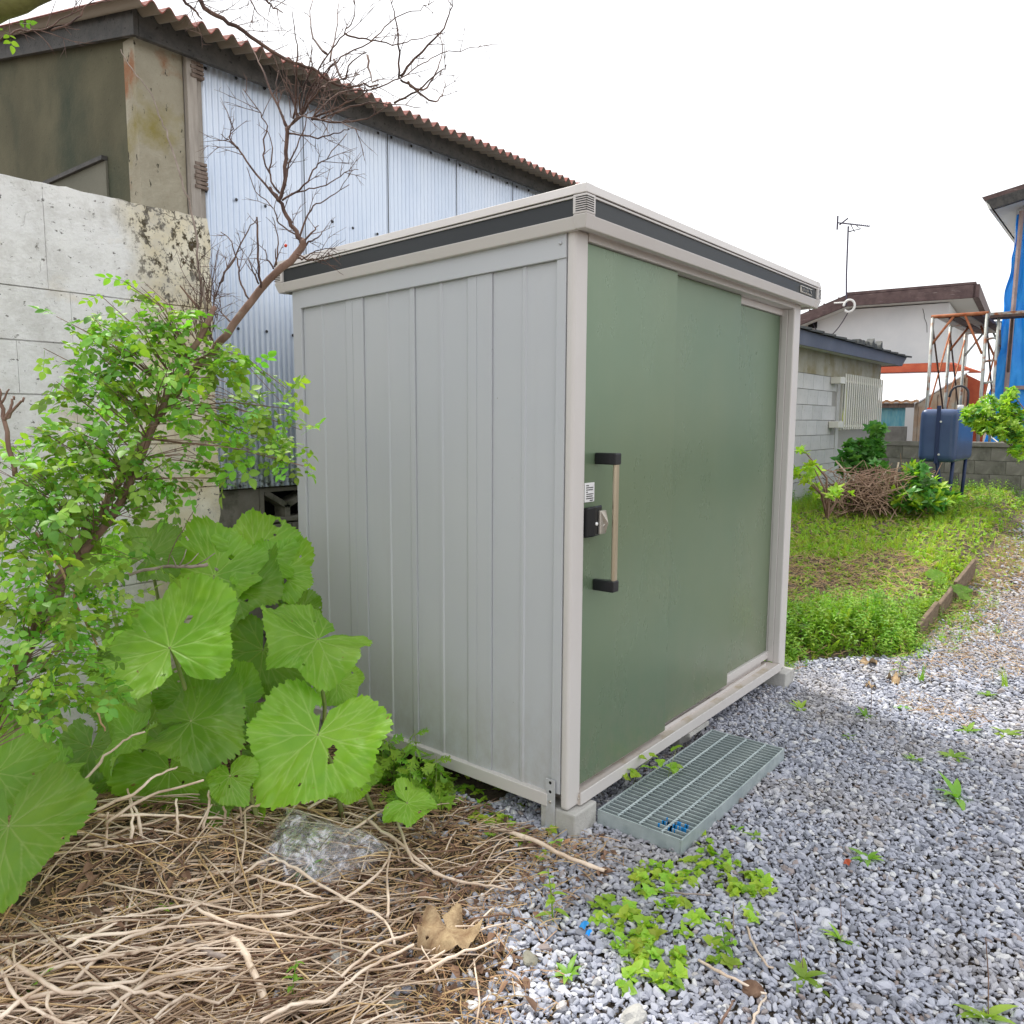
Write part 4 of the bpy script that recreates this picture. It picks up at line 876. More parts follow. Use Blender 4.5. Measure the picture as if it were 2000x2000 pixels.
# ================================================================ EDGING BOARDS and hollow block
e0 = hz(1797, 1240, .03); e1 = hz(1905, 1115, .12)
tt = [0, .30, .36, .62, .66, 1.0]
for k, (a_, b_) in enumerate(((0, .27), (.30, .56), (.60, 1.0))):
    p = e0+(e1-e0)*a_; q = e0+(e1-e0)*b_; dz = (.07, .055, .085)[k]; d_ = (q-p)/np.linalg.norm(q-p); nn = np.array([-d_[1], d_[0], 0])*.03
    tag(part('edging_board', MB().hexa([p-UZ*.05, q-UZ*.05, q+nn-UZ*.05, p+nn-UZ*.05], [p+UZ*dz, q+UZ*(dz+.02), q+nn+UZ*(dz+.02), p+nn+UZ*dz]), 'edging', None, bev=.006),
        ('nearest weathered brown board edging the weed bed by the gravel', 'middle dark board edging the weed bed', 'farthest long board edging the weed bed')[k], 'board', 'boards edging the weed bed')
hbp = hz(1582, 1252, .02); hb2 = thing('hollow_block', tuple(hbp), 'mossy hollow concrete block half buried in weeds beside the shed', 'concrete block')
bm = MB(); 
for d in ((-.19, .19, -.05, -.025, 0, .16), (-.19, .19, .025, .05, 0, .16), (-.19, -.15, -.0249, .0249, 0, .16), (.15, .19, -.0249, .0249, 0, .16), (-.02, .02, -.0249, .0249, 0, .16)): bm.box(*d)
bm2 = MB(); c_, s_ = math.cos(R_(-58)), math.sin(R_(-58))
bm2.v = [(hbp[0]+x*c_-y*1.25*s_, hbp[1]+x*s_+y*1.25*c_, -.02+z+.10*(x+.19)*.2) for x, y, z in bm.v]; bm2.f = bm.f
part('block_body', bm2, 'breeze', hb2, bev=.004)

# ================================================================ BUTTERBUR (large leaves)
Rr = np.array([_R0[0], _R0[1], 0]); Fh = np.array([math.cos(YAW), math.sin(YAW), 0])
def butter_mesh(R, seed, cup=.18, wav=.10, fold=0.0, NA=290, NRr=18):
    rr = random.Random(seed); ph = [rr.uniform(0, 6.28) for _ in range(6)]
    tf1, tf2, ta = rr.uniform(5, 9.5), rr.uniform(10, 17), rr.uniform(.05, .12)
    mains = [0.62, 1.22, 1.85, 2.5, math.pi, 2*math.pi-2.5, 2*math.pi-1.85, 2*math.pi-1.22, 2*math.pi-.62]
    mains = [m+rr.uniform(-.10, .10) for m in mains]
    V = [(0, 0, 0)]; vein = [1.0]; F = []
    a0 = .16
    for j in range(1, NRr+1):
        t = j/NRr
        for i in range(NA+1):
            u = i/NA; an = a0+(2*math.pi-2*a0)*u
            dn = min(an, 2*math.pi-an)
            rho = .80+.20*math.sin(an/2)**.8+.085*math.sin(3*an+ph[0])+.055*math.sin(5*an+ph[2])+.03*math.sin(8*an+ph[1])
            rho *= .55+.45*float(sstep(.12, .75, dn)) if dn < .75 else 1
            tooth = .5-.5*abs(((an*tf1+ph[2]+.25*math.sin(3*an+ph[1])) % 1)*2-1); fine = abs(((an*tf2+ph[3]+.3*math.sin(4*an)) % 1)*2-1); fi2 = abs(((an*23+ph[1]) % 1)*2-1)
            rho *= 1+(ta*tooth+.035*fine+.030*fi2)*sstep(.75, 1.0, t)
            r = t*rho
            best = 9
            for m in mains:
                dl = (an-m); best = min(best, abs(dl)*r)
                if r > .33:
                    sp = (r-.33)*.58
                    best = min(best, abs(abs(dl)*r-sp*.8)*1.15)
                if r > .60: best = min(best, abs(abs(dl)*r-(r-.60)*.40)*1.6, abs(abs(dl)*r-.27*.464-(r-.60)*.05)*1.8)
            ve = math.exp(-(best/.0125)**2)*(1-.5*t)
            z = cup*r*r*1.0+wav*1.3*r*r*math.sin(2*an+ph[4])+wav*1.1*r*r*r*math.sin(5*an+ph[5])+.006*r*math.cos((an)*11.0)+ve*-.012+.10*r*r*mnoise.noise(Vector((r*math.cos(an)*2.6, r*math.sin(an)*2.6, seed+9)))+.05*r*r*mnoise.noise(Vector((r*math.cos(an)*9, r*math.sin(an)*9, seed+.5)))-fold*max(0, r*math.cos(an-2.6)-.35)**2*2.2
            z += .020*mnoise.noise(Vector((r*math.cos(an)*5, r*math.sin(an)*5, seed)))*r*2
            if t > .7: z += .03*(t-.7)*3*mnoise.noise(Vector((an*6, 0, seed)))-.16*(t-.7)*3.3*max(0, math.sin(an*2+ph[0]))**2*.6
            V.append((R*r*math.cos(an), R*r*math.sin(an), R*z)); vein.append(ve)
    for i in range(NA): F.append((0, 1+i, 2+i))
    for j in range(NRr-1):
        for i in range(NA):
            o = 1+j*(NA+1)+i
            if R > .07 and mnoise.noise(Vector((V[o][0]/R*6, V[o][1]/R*6, seed+.3))) > .61: continue
            F.append((o, o+NA+1, o+NA+2, o+1))
    me = bpy.data.meshes.new('leaf'); me.from_pydata(V, [], F); me.materials.append(M['butterbur'])
    a = me.attributes.new('vein', 'FLOAT', 'POINT'); a.data.foreach_set('value', vein)
    me.polygons.foreach_set('use_smooth', [True]*len(me.polygons)); me.update(); return me
bt = [thing('butterbur_plant', (-.75, 1.1, 0), 'tall butterbur clump with large round leaves against the shed side and white wall', 'butterbur', 'butterbur plants'),
      thing('butterbur_plant', (-1.3, .95, 0), 'butterbur plant with two very large leaves at the left edge beside the dry stalks', 'butterbur', 'butterbur plants'),
      thing('butterbur_plant', (-.35, .55, 0), 'small yellow-green butterbur leaf growing alone at the edge of the dry stalks', 'butterbur', 'butterbur plants')]
def bleaf(root, u, v, dep, rpx, tilt, side, notch, seed, cup=.18, wav=.10, fold=0, crop=True, label=None):
    px, py = (u/2.415, 1000+v/2.415) if crop else (u, v)
    c = at(px, py, dep); R = rpx/FPX*dep
    n = -Fh*math.cos(R_(tilt))+UZ*math.sin(R_(tilt))+Rr*side; n /= np.linalg.norm(n)
    nd = _R*math.cos(R_(notch))+_U*math.sin(R_(notch)); xax = nd-n*(nd @ n); xax /= np.linalg.norm(xax); yax = np.cross(n, xax)
    me = butter_mesh(R, seed, cup, wav, fold)
    o = obj('leaf', me, root)
    o.matrix_basis = Matrix(((xax[0], yax[0], n[0], c[0]), (xax[1], yax[1], n[1], c[1]), (xax[2], yax[2], n[2], c[2]), (0, 0, 0, 1)))
    if label: o['label'] = label
    gx, gy = c[0]+Fh[0]*.10+rnd.uniform(-.06, .06), c[1]+Fh[1]*.10+rnd.uniform(-.06, .06)
    if gx > -.03: gx = -.05
    b0 = np.array([gx, gy, g1(gx, gy)-.01]); m_ = c*.55+b0*.45+Fh*.06
    part('stalk', MB().tube([c+n*.001, c-n*.04+xax*.0, m_, b0], [.004, .006, .007, .010], 6), 'petiole', root, True)
A, B, Cc = bt
LV = [  # u, v, depth, radius px, tilt up deg, side, notch deg, cup..
    (A, 800, 640, 2.42, 142, 50, -.05, -65, 1, .10, .08), (A, 1500, 1050, 2.50, 132, 42, .05, 82, 2, .12, .09), (A, 1070, 905, 2.62, 84, 52, .1, -20, 3, .2, .14),
    (A, 900, 985, 2.42, 108, 62, -.15, 200, 4, .15, .16, .3), (A, 800, 1215, 2.50, 96, 18, .0, 95, 5, .10, .08), (A, 1085, 1245, 2.36, 50, 5, .9, 100, 6, .3, .1),
    (A, 1500, 600, 2.68, 108, 70, .35, 55, 7, .12, .16, .2), (A, 1240, 650, 2.85, 98, 25, .3, 80, 8, .1, .06), (A, 1110, 370, 2.92, 92, 60, -.1, 200, 9, .15, .12),
    (A, 1200, 200, 3.05, 84, 40, .2, 210, 10, .15, .14), (A, 700, 205, 3.00, 74, 45, .1, 240, 11, .15, .12), (A, 1010, 300, 2.98, 100, 35, -.1, 270, 12, .12, .1),
    (A, 430, 1110, 2.62, 76, 38, .0, 90, 13, .1, .08), (A, 180, 1170, 2.66, 66, 35, .2, 60, 14, .1, .08), (B, 40, 1480, 2.02, 152, 48, -.05, 105, 15, .10, .07),
    (B, -20, 1230, 2.25, 108, 42, .1, 250, 16, .12, .1), (A, 560, 1240, 2.7, 42, 40, .1, 120, 17, .12, .1), (A, 1385, 905, 2.70, 38, 45, .0, 60, 18, .2, .1),
    (A, 1215, 1310, 2.62, 46, 30, .2, 120, 20, .15, .1), (A, 600, 850, 2.75, 72, 45, -.3, 60, 21, .12, .1), (A, 1310, 290, 3.05, 70, 35, .3, 250, 22, .12, .1),
    (A, 1150, 1430, 2.50, 44, 45, .0, 80, 23, .12, .1), (A, 1590, 800, 2.95, 50, 35, .3, 80, 24, .12, .1), (A, 470, 250, 2.85, 60, 45, .0, 250, 25, .12, .1),
    (A, 1400, 470, 3.0, 48, 50, -.1, 200, 26, .12, .1), (A, 900, 870, 2.9, 70, 40, .1, 80, 27, .12, .1), (A, 1700, 1210, 2.75, 40, 20, .1, 80, 28, .12, .1), (A, 330, 1330, 2.7, 52, 40, .1, 100, 29, .12, .1), (A, 1190, 1010, 2.58, 50, 60, .3, 150, 32, .2, .2, .4), (A, 620, 1060, 2.50, 70, 62, -.3, 60, 33, .15, .2, .5), (A, 1010, 1380, 2.45, 40, 30, .1, 200, 34, .2, .2), (A, 1650, 1270, 2.62, 44, 50, .2, 20, 35, .15, .2, .3), (A, 280, 1210, 2.5, 55, 55, 0, 60, 36, .15, .2, .3),
    (A, 700, 1000, 3.0, 80, 35, .1, 100, 30, .12, .1), (A, 1280, 1180, 2.8, 60, 35, .1, 100, 31, .12, .1)]
for L_ in LV: bleaf(*L_, label='pale curled leaf showing its whitish underside' if L_[8] == 6 else None)
bleaf(Cc, 795, 1568, 2.62, 50, 62, .2, 150, 19, .12, .14, crop=False, label='yellow-green leaf')

# ================================================================ LEAF PROTOTYPES
def leaf_poly(L, Wd, n=4, fold=.12, bend=.12, ser=0.0):
    V = []; F = []
    for i in range(n+1):
        t = i/n; w_ = Wd*math.sin(math.pi*min(1, t**.8))**.85*.5 if 0 < t < 1 else 0
        if ser and i % 2: w_ *= 1-ser
        z = -bend*L*t*t; V += [(L*t, w_, z+fold*w_), (L*t, 0, z-.02*L*0), (L*t, -w_, z+fold*w_)]
    for i in range(n):
        o = 3*i; F += [(o, o+3, o+4, o+1), (o+1, o+4, o+5, o+2)]
    return V, F
def xf(V, o, yaw=0, pitch=0, roll=0, s=1):
    m = (Matrix.Translation(o) @ Euler((roll, pitch, yaw)).to_matrix().to_4x4() @ Matrix.Scale(s, 4)); return [tuple(m @ Vector(v)) for v in V]
def spray(seed, nl=5, L=.028, mat='rose_leaf', Wf=.66):
    rr = random.Random(seed); m_ = MB(); ln = L*2.2
    pts = [(ln*t, 0, -.15*ln*t*t) for t in (0, .5, 1)]; m_.tube(pts, .0007, 3, False)
    def lf(o, yaw, s): V, F = leaf_poly(L, L*Wf, 5, .25, rr.uniform(.0, .3)); m_.add(xf(V, o, yaw, rr.uniform(-.35, .35), rr.uniform(-.6, .6), s), F)
    lf((ln, 0, -.15*ln), rr.uniform(-.2, .2), 1.05)
    for k in range((nl-1)//2):
        x = ln*(.82-.36*k)
        for sg in (1, -1): lf((x, 0, -.15*x*x/ln), sg*rr.uniform(.9, 1.3), .95-.15*k)
    return m_.mesh('leaf_spray', mat, True)
def rosette(seed, mat, nl=7, L=.05, Wf=.3, up=.5):
    rr = random.Random(seed); m_ = MB()
    for k in range(nl):
        V, F = leaf_poly(L*rr.uniform(.6, 1.1), L*Wf, 5, .3, rr.uniform(.1, .6)); m_.add(xf(V, (0, 0, 0), 6.28*k/nl+rr.uniform(-.3, .3), -rr.uniform(.1, up), 0), F)
    return m_.mesh('rosette', mat, True)
def tuft(seed, mat, nb_=9, H=.09, Wd=.004):
    rr = random.Random(seed); m_ = MB()
    for k in range(nb_):
        a = rr.uniform(0, 6.28); h = H*rr.uniform(.5, 1.1); ln = rr.uniform(.1, .7)*h; ca, sa = math.cos(a), math.sin(a); x0, y0 = rr.uniform(-.012, .012), rr.uniform(-.012, .012); V = []
        for i in range(4):
            t = i/3; w_ = Wd*(1-t)*.5+.0003; cx, cy, cz = x0+ca*ln*t*t, y0+sa*ln*t*t, h*(t-.25*t*t*ln/h); V += [(cx-sa*w_, cy+ca*w_, cz), (cx+sa*w_, cy-ca*w_, cz)]
        m_.add(V, [(2*i, 2*i+1, 2*i+3, 2*i+2) for i in range(3)])
    return m_.mesh('tuft', mat, True)
def stemplant(seed, mat, H=.14, nl=10, L=.035, Wf=.5, lobes=False):
    rr = random.Random(seed); m_ = MB(); bx_, by_ = rr.uniform(-.2, .2)*H, rr.uniform(-.2, .2)*H
    m_.tube([(0, 0, 0), (bx_*.4, by_*.4, H*.5), (bx_, by_, H)], [.0018, .0014, .0008], 4, False)
    for k in range(nl):
        t = .15+.85*k/nl; o = (bx_*t*t, by_*t*t, H*t); V, F = leaf_poly(L*(1.1-.5*t), L*Wf*(1.1-.5*t), 6, .25, .35, .45 if lobes else 0); m_.add(xf(V, o, k*2.4+rr.uniform(-.3, .3), -rr.uniform(.0, .6), 0), F)
    return m_.mesh('stem_plant', mat, True)

# ================================================================ ROSE BUSH with bare branches
rb = thing('rose_bush', tuple(hz(60, 1700, .05)), 'leaning rose bush with dense small green leaves low down and bare dead branches above', 'bush')
Zp = lambda L, dep, ox=0, oy=0, s=2.76: [(ox+u/s, oy+v/s, dep) for u, v in L]
def path(pts, r0, r1, name, mat, sub=4, wob=.0022, par=None, n=7):
    """pts: (px, py, depth) -> smooth wobbly tube"""
    P = [at(a, b, d) for a, b, d in pts]; Q = []
    for i in range(len(P)-1):
        p0 = P[max(i-1, 0)]; p1 = P[i]; p2 = P[i+1]; p3 = P[min(i+2, len(P)-1)]
        for k in range(sub):
            t = k/sub; Q.append(.5*((2*p1)+(-p0+p2)*t+(2*p0-5*p1+4*p2-p3)*t*t+(-p0+3*p1-3*p2+p3)*t**3)+np.array([NP.normal(0, wob) for _ in range(3)])*(1 if i+k else 0))
    Q.append(P[-1]); m = len(Q); rad = [r0+(r1-r0)*i/(m-1) for i in range(m)]
    if name: part(name, MB().tube(Q, rad, n), mat, par if par is not None else rb, True)
    return Q, rad
# leafy stems
S1, _r = path([(-30, 1470, 1.95), (0, 1373, 2.05), (60, 1260, 2.12), (101, 1149, 2.18), (215, 1015, 2.25), (290, 860, 2.32), (340, 739, 2.38), (395, 650, 2.42), (420, 600, 2.45)], .017, .008, 'trunk', 'bark', par=rb)
S2, _r = path([(90, 1240, 2.3), (145, 1079, 2.36), (190, 1010, 2.42), (300, 830, 2.50), (372, 730, 2.52), (409, 692, 2.52), (442, 652, 2.53), (507, 565, 2.55), (580, 493, 2.56), (594, 472, 2.56)], .014, .0115, 'limb', 'bark', par=rb, n=9)
K = []   # dead branch skeleton
K += [path(Zp([(1640, 1310), (1600, 1260), (1560, 1190), (1500, 1080), (1450, 1010)], 2.56), .0085, .005, 'branch', 'twig'),
      path(Zp([(1500, 1085), (1530, 1000), (1538, 860), (1545, 720), (1552, 690)], 2.55), .0062, .0066, 'branch', 'twig')]
dep = 2.55
for L_ in [[(1500, 1080), (1350, 900), (1280, 800), (1240, 770), (1190, 722)], [(1480, 1010), (1420, 850), (1435, 680), (1390, 590), (1310, 480)], [(1280, 800), (1240, 740), (1260, 690)],
           [(1520, 1080), (1640, 1000), (1700, 900), (1760, 850), (1870, 720)], [(1530, 1070), (1640, 1020), (1760, 1000), (1860, 930), (1932, 915)], [(1610, 1290), (1650, 1180), (1690, 1110), (1780, 1060), (1883, 995)],
           [(1640, 1320), (1700, 1290), (1735, 1245)], [(1640, 1300), (1690, 1240), (1720, 1218)], [(1620, 1280), (1500, 1200), (1480, 1130), (1380, 1030), (1330, 900)], [(1540, 1000), (1560, 880), (1640, 700), (1660, 600)],
           [(1520, 1060), (1450, 950), (1470, 800), (1440, 700)], [(1600, 1380), (1640, 1400), (1700, 1400), (1760, 1405)], [(1600, 1370), (1650, 1385), (1700, 1350), (1810, 1340)]]:
    K.append(path(Zp(L_, dep+rnd.uniform(-.12, .12)), rnd.uniform(.0028, .004), .0011, 'branch', 'twig', n=5))
K.append(path(Zp([(1405, 1550), (1390, 1400), (1385, 1170)], 2.52), .0045, .0028, 'branch', 'twig', n=5))
for L_ in [[(1395, 1530), (1360, 1450), (1340, 1400)], [(1340, 1610), (1290, 1500), (1278, 1400), (1245, 1300), (1190, 1250)], [(1180, 1530), (1260, 1400), (1340, 1240), (1385, 1170)], [(1150, 1850), (1130, 1750), (1180, 1550), (1270, 1380)],
           [(1475, 1450), (1440, 1400), (1430, 1345)], [(1490, 1430), (1485, 1340)], [(1250, 1740), (1210, 1700), (1165, 1640)], [(1480, 1440), (1500, 1310), (1470, 1170)]]:
    K.append(path(Zp(L_, 2.5+rnd.uniform(-.08, .08)), .0032, .0012, 'branch', 'twig', n=5))
cn = [[(165, 700), (235, 625), (330, 640), (420, 650), (570, 708)], [(165, 700), (240, 620), (300, 470), (390, 290), (470, 185), (520, 110), (535, 0), (545, -80)], [(250, 610), (380, 400), (490, 290), (640, 205), (750, 95), (880, 50), (960, 8)],
      [(300, 640), (450, 505), (630, 480), (780, 415), (900, 345), (1000, 288), (1130, 265), (1215, 240)], [(780, 410), (860, 310), (990, 180), (1050, 60), (1060, -20)], [(480, 180), (560, 205), (640, 215), (760, 240), (870, 210), (985, 175)],
      [(770, 420), (770, 240), (755, 90), (725, 0)], [(780, 430), (900, 485), (965, 390), (1000, 300), (995, 180)], [(745, 555), (870, 490), (980, 390), (1030, 350)], [(820, 440), (890, 515), (970, 545), (1010, 500), (1015, 430)],
      [(380, 290), (310, 200), (290, 90), (310, -10)], [(200, 640), (220, 420), (220, 250), (195, 60)], [(240, 620), (340, 430), (440, 320)], [(300, 645), (480, 560), (640, 480)], [(350, 640), (560, 560), (700, 560), (890, 577)],
      [(180, 720), (330, 738), (440, 715), (500, 690)], [(170, 690), (60, 440), (0, 300), (-60, 190)], [(160, 680), (130, 600), (110, 480), (120, 380)], [(240, 620), (250, 480), (290, 380), (300, 240)], [(230, 630), (180, 500), (150, 430)],
      [(250, 615), (330, 500), (400, 450), (560, 400)], [(420, 320), (470, 430), (520, 330), (600, 280)], [(600, 300), (620, 420), (630, 450)], [(400, 330), (430, 180), (450, 0)], [(300, 640), (430, 660), (600, 640), (720, 570)]]
for L_ in cn: K.append(path([(500+u/2.76, v/2.76, dep) for (u, v), dep in zip(L_, np.linspace(2.55, 2.55+rnd.uniform(-.35, .35), len(L_)))], rnd.uniform(.0030, .0046), .0011, 'branch', 'twig', n=5))
# fine twigs off every dead branch
tw = MB()
def twig(p, d, L_, r, dep_=0):
    n = 4; P = [p]; d = np.array(d)/np.linalg.norm(d)
    for i in range(n):
        d = d+NP.normal(0, .09, 3); d = d-_F*(d @ _F)*.25; d /= np.linalg.norm(d); P.append(P[-1]+d*L_/n)
    tw.tube(P, [r*(1-.17*i) for i in range(n+1)], 3, False)
    if dep_ < 2 and L_ > .035:
        for _ in range(2 if dep_ == 0 else 1):
            i = rnd.randint(1, n-1); twig(P[i], d+NP.normal(0, .7, 3), L_*rnd.uniform(.35, .65), r*.7, dep_+1)
for Q, rad in K:
    for i in range(2, len(Q)-1):
        if rnd.random() < .30:
            t = Q[i+1]-Q[i]; t /= np.linalg.norm(t)+1e-9; sd = np.cross(t, _F)*rnd.choice((-1, 1)); twig(Q[i], t*.9+sd*.8+np.array([0, 0, .25]), rnd.uniform(.03, .12), .0016)
for _ in range(12):
    u = rnd.uniform(150, 420); v = rnd.uniform(600, 660); p = at(500+u/2.76, v/2.76, 2.55+rnd.uniform(-.08, .08)); twig(p, _R*rnd.uniform(-.5, .9)+_U*1.1+_F*rnd.uniform(-.4, .4), rnd.uniform(.10, .26), .0020)
for _ in range(34):
    p = at(rnd.uniform(380, 425), rnd.uniform(575, 680), 2.46+rnd.uniform(-.05, .05)); twig(p, _R*rnd.uniform(-.6, .5)+_U*1.1+_F*rnd.uniform(-.4, .4), rnd.uniform(.06, .20), .0016)
tg = part('twigs', tw, 'twig', rb); tg['kind'] = 'stuff'
part('branch', MB().tube([at(a/2.972, 500+b/2.972, 2.44) for a, b in ((1150, 300), (1100, 240), (1045, 172))], [.004, .0035, .002], 5), 'bark', rb)
path([(236, 96, 2.35), (256, 135, 2.36), (290, 175, 2.37), (310, 225, 2.38), (330, 270, 2.39), (355, 350, 2.4), (378, 430, 2.42), (388, 520, 2.43), (402, 600, 2.44), (405, 680, 2.46)], .0012, .0042, 'shoot', 'bark_grey')
K2 = [path([(30, 930, 2.1), (15, 860, 2.1), (5, 800, 2.1), (-2, 760, 2.1)], .007, .0045, 'branch', 'bark'), path([(8, 820, 2.1), (28, 800, 2.1), (47, 776, 2.1)], .0045, .003, 'branch', 'bark'), path([(12, 818, 2.1), (22, 795, 2.1), (27, 774, 2.1)], .0045, .003, 'branch', 'bark'), path([(0, 790, 2.1), (18, 760, 2.1)], .0035, .002, 'branch', 'bark')]
path([(118, 1185, 2.2), (200, 1140, 2.25), (300, 1110, 2.3), (360, 1107, 2.32), (406, 1102, 2.34)], .0042, .0055, 'dead_branch', 'bark_grey')
for a, b in (((360, 1105), (388, 1080)), ((385, 1103), (420, 1080)), ((350, 1105), (364, 1073)), ((345, 1108), (335, 1085))): path([(a[0], a[1], 2.31), (b[0], b[1], 2.31)], .0022, .0012, 'twig', 'bark_grey', sub=2)
path([(70, 1040, 2.15), (132, 1137, 2.12), (160, 1200, 2.12), (190, 1260, 2.12)], .0035, .003, 'thorny_stem', 'straw'); path([(190, 1390, 2.1), (205, 1428, 2.1)], .0028, .002, 'thorny_stem', 'straw')
path([(320, 1110, 2.4), (350, 1050, 2.42), (388, 985, 2.45)], .0016, .0008, 'shoot', 'bark')
tag(part('rose_hip', MB().tube([at(558, 479, 2.5)+UZ*.004, at(558, 479, 2.5), at(558, 479, 2.5)-UZ*.006], [.002, .0055, .003], 8), 'red_mark', rb, True), 'tiny red hip')
# foliage
BL = [(262, 700, 110, 88, 2.32, 90), (345, 770, 120, 80, 2.36, 95), (210, 810, 95, 80, 2.30, 70), (455, 850, 95, 68, 2.48, 80), (520, 800, 50, 60, 2.52, 38), (215, 905, 115, 75, 2.28, 88), (110, 890, 90, 60, 2.20, 60),
      (110, 960, 120, 60, 2.15, 85), (40, 1030, 90, 60, 2.08, 65), (135, 1040, 90, 55, 2.18, 60), (60, 1130, 105, 70, 2.05, 85), (170, 1190, 95, 60, 2.15, 70), (70, 1250, 100, 80, 2.02, 95), (160, 1300, 80, 70, 2.08, 70), (40, 1370, 70, 45, 2.0, 40), (30, 940, 70, 60, 2.1, 45),
      (110, 1370, 55, 40, 2.05, 26), (220, 640, 55, 40, 2.35, 26), (540, 880, 45, 38, 2.52, 26), (320, 940, 34, 45, 2.34, 12), (240, 1095, 60, 22, 2.25, 16), (400, 690, 60, 40, 2.45, 26), (150, 750, 50, 50, 2.28, 24), (270, 1020, 50, 40, 2.3, 18)]
TIPS = [(240, 548), (262, 600), (200, 580), (275, 560), (110, 618), (85, 680), (110, 745), (150, 655), (300, 600), (330, 590), (520, 735), (560, 760), (590, 840), (595, 910), (575, 800), (450, 690), (70, 835), (120, 830), (25, 870), (470, 685), (310, 615), (195, 700), (385, 600), (180, 620), (410, 905), (480, 935), (350, 970), (310, 930)]
LP = []
for (cx, cy, ax, ay, dp, cnt) in BL:
    for _ in range(int(cnt*.74)):
        a = NP.uniform(0, 6.28); r = math.sqrt(NP.rand()); q = NP.normal(0, .5)
        p = at(cx+ax*r*math.cos(a), cy+ay*r*math.sin(a), dp+NP.normal(0, .10)); LP.append((p, 0))
stems_all = [q for q in S1]+[q for q in S2[:24]]; tm_ = MB()
for (tx, ty) in TIPS:
    t = at(tx, ty, 2.15+.35*min(1, tx/560)); b = min(stems_all, key=lambda q: np.linalg.norm(q-t-np.array([0, 0, -.12]))); mid = (t+b)/2+UZ*.02+NP.normal(0, .01, 3)
    tm_.tube([b, mid, t], [.0026, .0018, .0009], 4, False)
    for s_ in np.linspace(.35, 1, 7): LP.append((b*(1-s_)**2+mid*2*s_*(1-s_)+t*s_*s_+NP.normal(0, .008, 3), 1))
for p, _k in LP[::5]:
    b = min(stems_all, key=lambda q: np.linalg.norm(q-p-np.array([0, 0, -.08]))); tm_.tube([b, (p+b)/2+UZ*.015+NP.normal(0, .012, 3), p], [.0022, .0015, .0008], 3, False)
o = part('shoots', tm_, 'bark', rb); o['kind'] = 'stuff'
lp = [spray(k, 5 if k % 3 else 7, .035+.005*(k % 2)) for k in range(6)]
LP.sort(key=lambda q: float(np.linalg.norm(q[0]-CAM)))
def lrot(): return (rnd.uniform(-.7, .7), rnd.uniform(-.6, 1.2), rnd.uniform(0, 6.28))
sel = LP[::5][:300]; rest = [q for i, q in enumerate(LP) if i % 5 or i//5 >= 300]
for p, k_ in sel: obj('leaf', lp[rnd.randint(0, 5)], rb, tuple(p), lrot(), rnd.uniform(.6, 1.0))
P = np.array([q[0] for q in rest]); N = len(P)
o = scatter('foliage', lp, P, np.array([lrot() for _ in range(N)]), NP.uniform(.52, .98, (N, 1))*np.ones((1, 3)), NP.randint(0, 6, N), rb); o['kind'] = 'stuff'

# overhanging tree at the top edge
ot = thing('overhanging_tree', (-1.9, 1.1, 2.9), 'mossy trunk and thin branches of a tree reaching in from the top left corner', 'tree')
path([(-120, 60, 1.9), (-20, 25, 1.9), (60, -10, 1.9), (160, -60, 1.95)], .030, .024, 'trunk', 'bark_moss', par=ot, n=10)
K3 = []
for L_, r_ in (([(380, -20), (400, 15), (450, 45), (500, 80), (560, 118), (610, 135), (660, 165), (700, 168), (740, 165)], .0075), ([(345, -10), (370, 10), (395, 38)], .006), ([(510, -5), (530, 10), (553, 25)], .004), ([(480, -20), (495, 10), (505, 28)], .003),
               ([(0, 80), (40, 60), (90, 55), (150, 20), (200, -10)], .003), ([(100, 60), (150, 35), (180, 5), (240, 0)], .003)):
    K3.append(path([(a, b, 2.2+.35*a/700) for a, b in L_], r_, r_*.35, 'branch', 'twig', par=ot, n=6))
tw = MB()
for Q, rad in K3:
    for i in range(2, len(Q)-1):
        if rnd.random() < .5: t = Q[i+1]-Q[i]; t /= np.linalg.norm(t)+1e-9; twig(Q[i], t*.9+np.cross(t, _F)*rnd.choice((-1, 1))*.8, rnd.uniform(.04, .14), .0016)
o = part('twigs', tw, 'twig', ot); o['kind'] = 'stuff'
for _ in range(5):
    p = at(rnd.uniform(-10, 40), rnd.uniform(35, 70), 1.9); obj('leaf', lp[rnd.randint(0, 5)], ot, tuple(p), lrot(), .5)

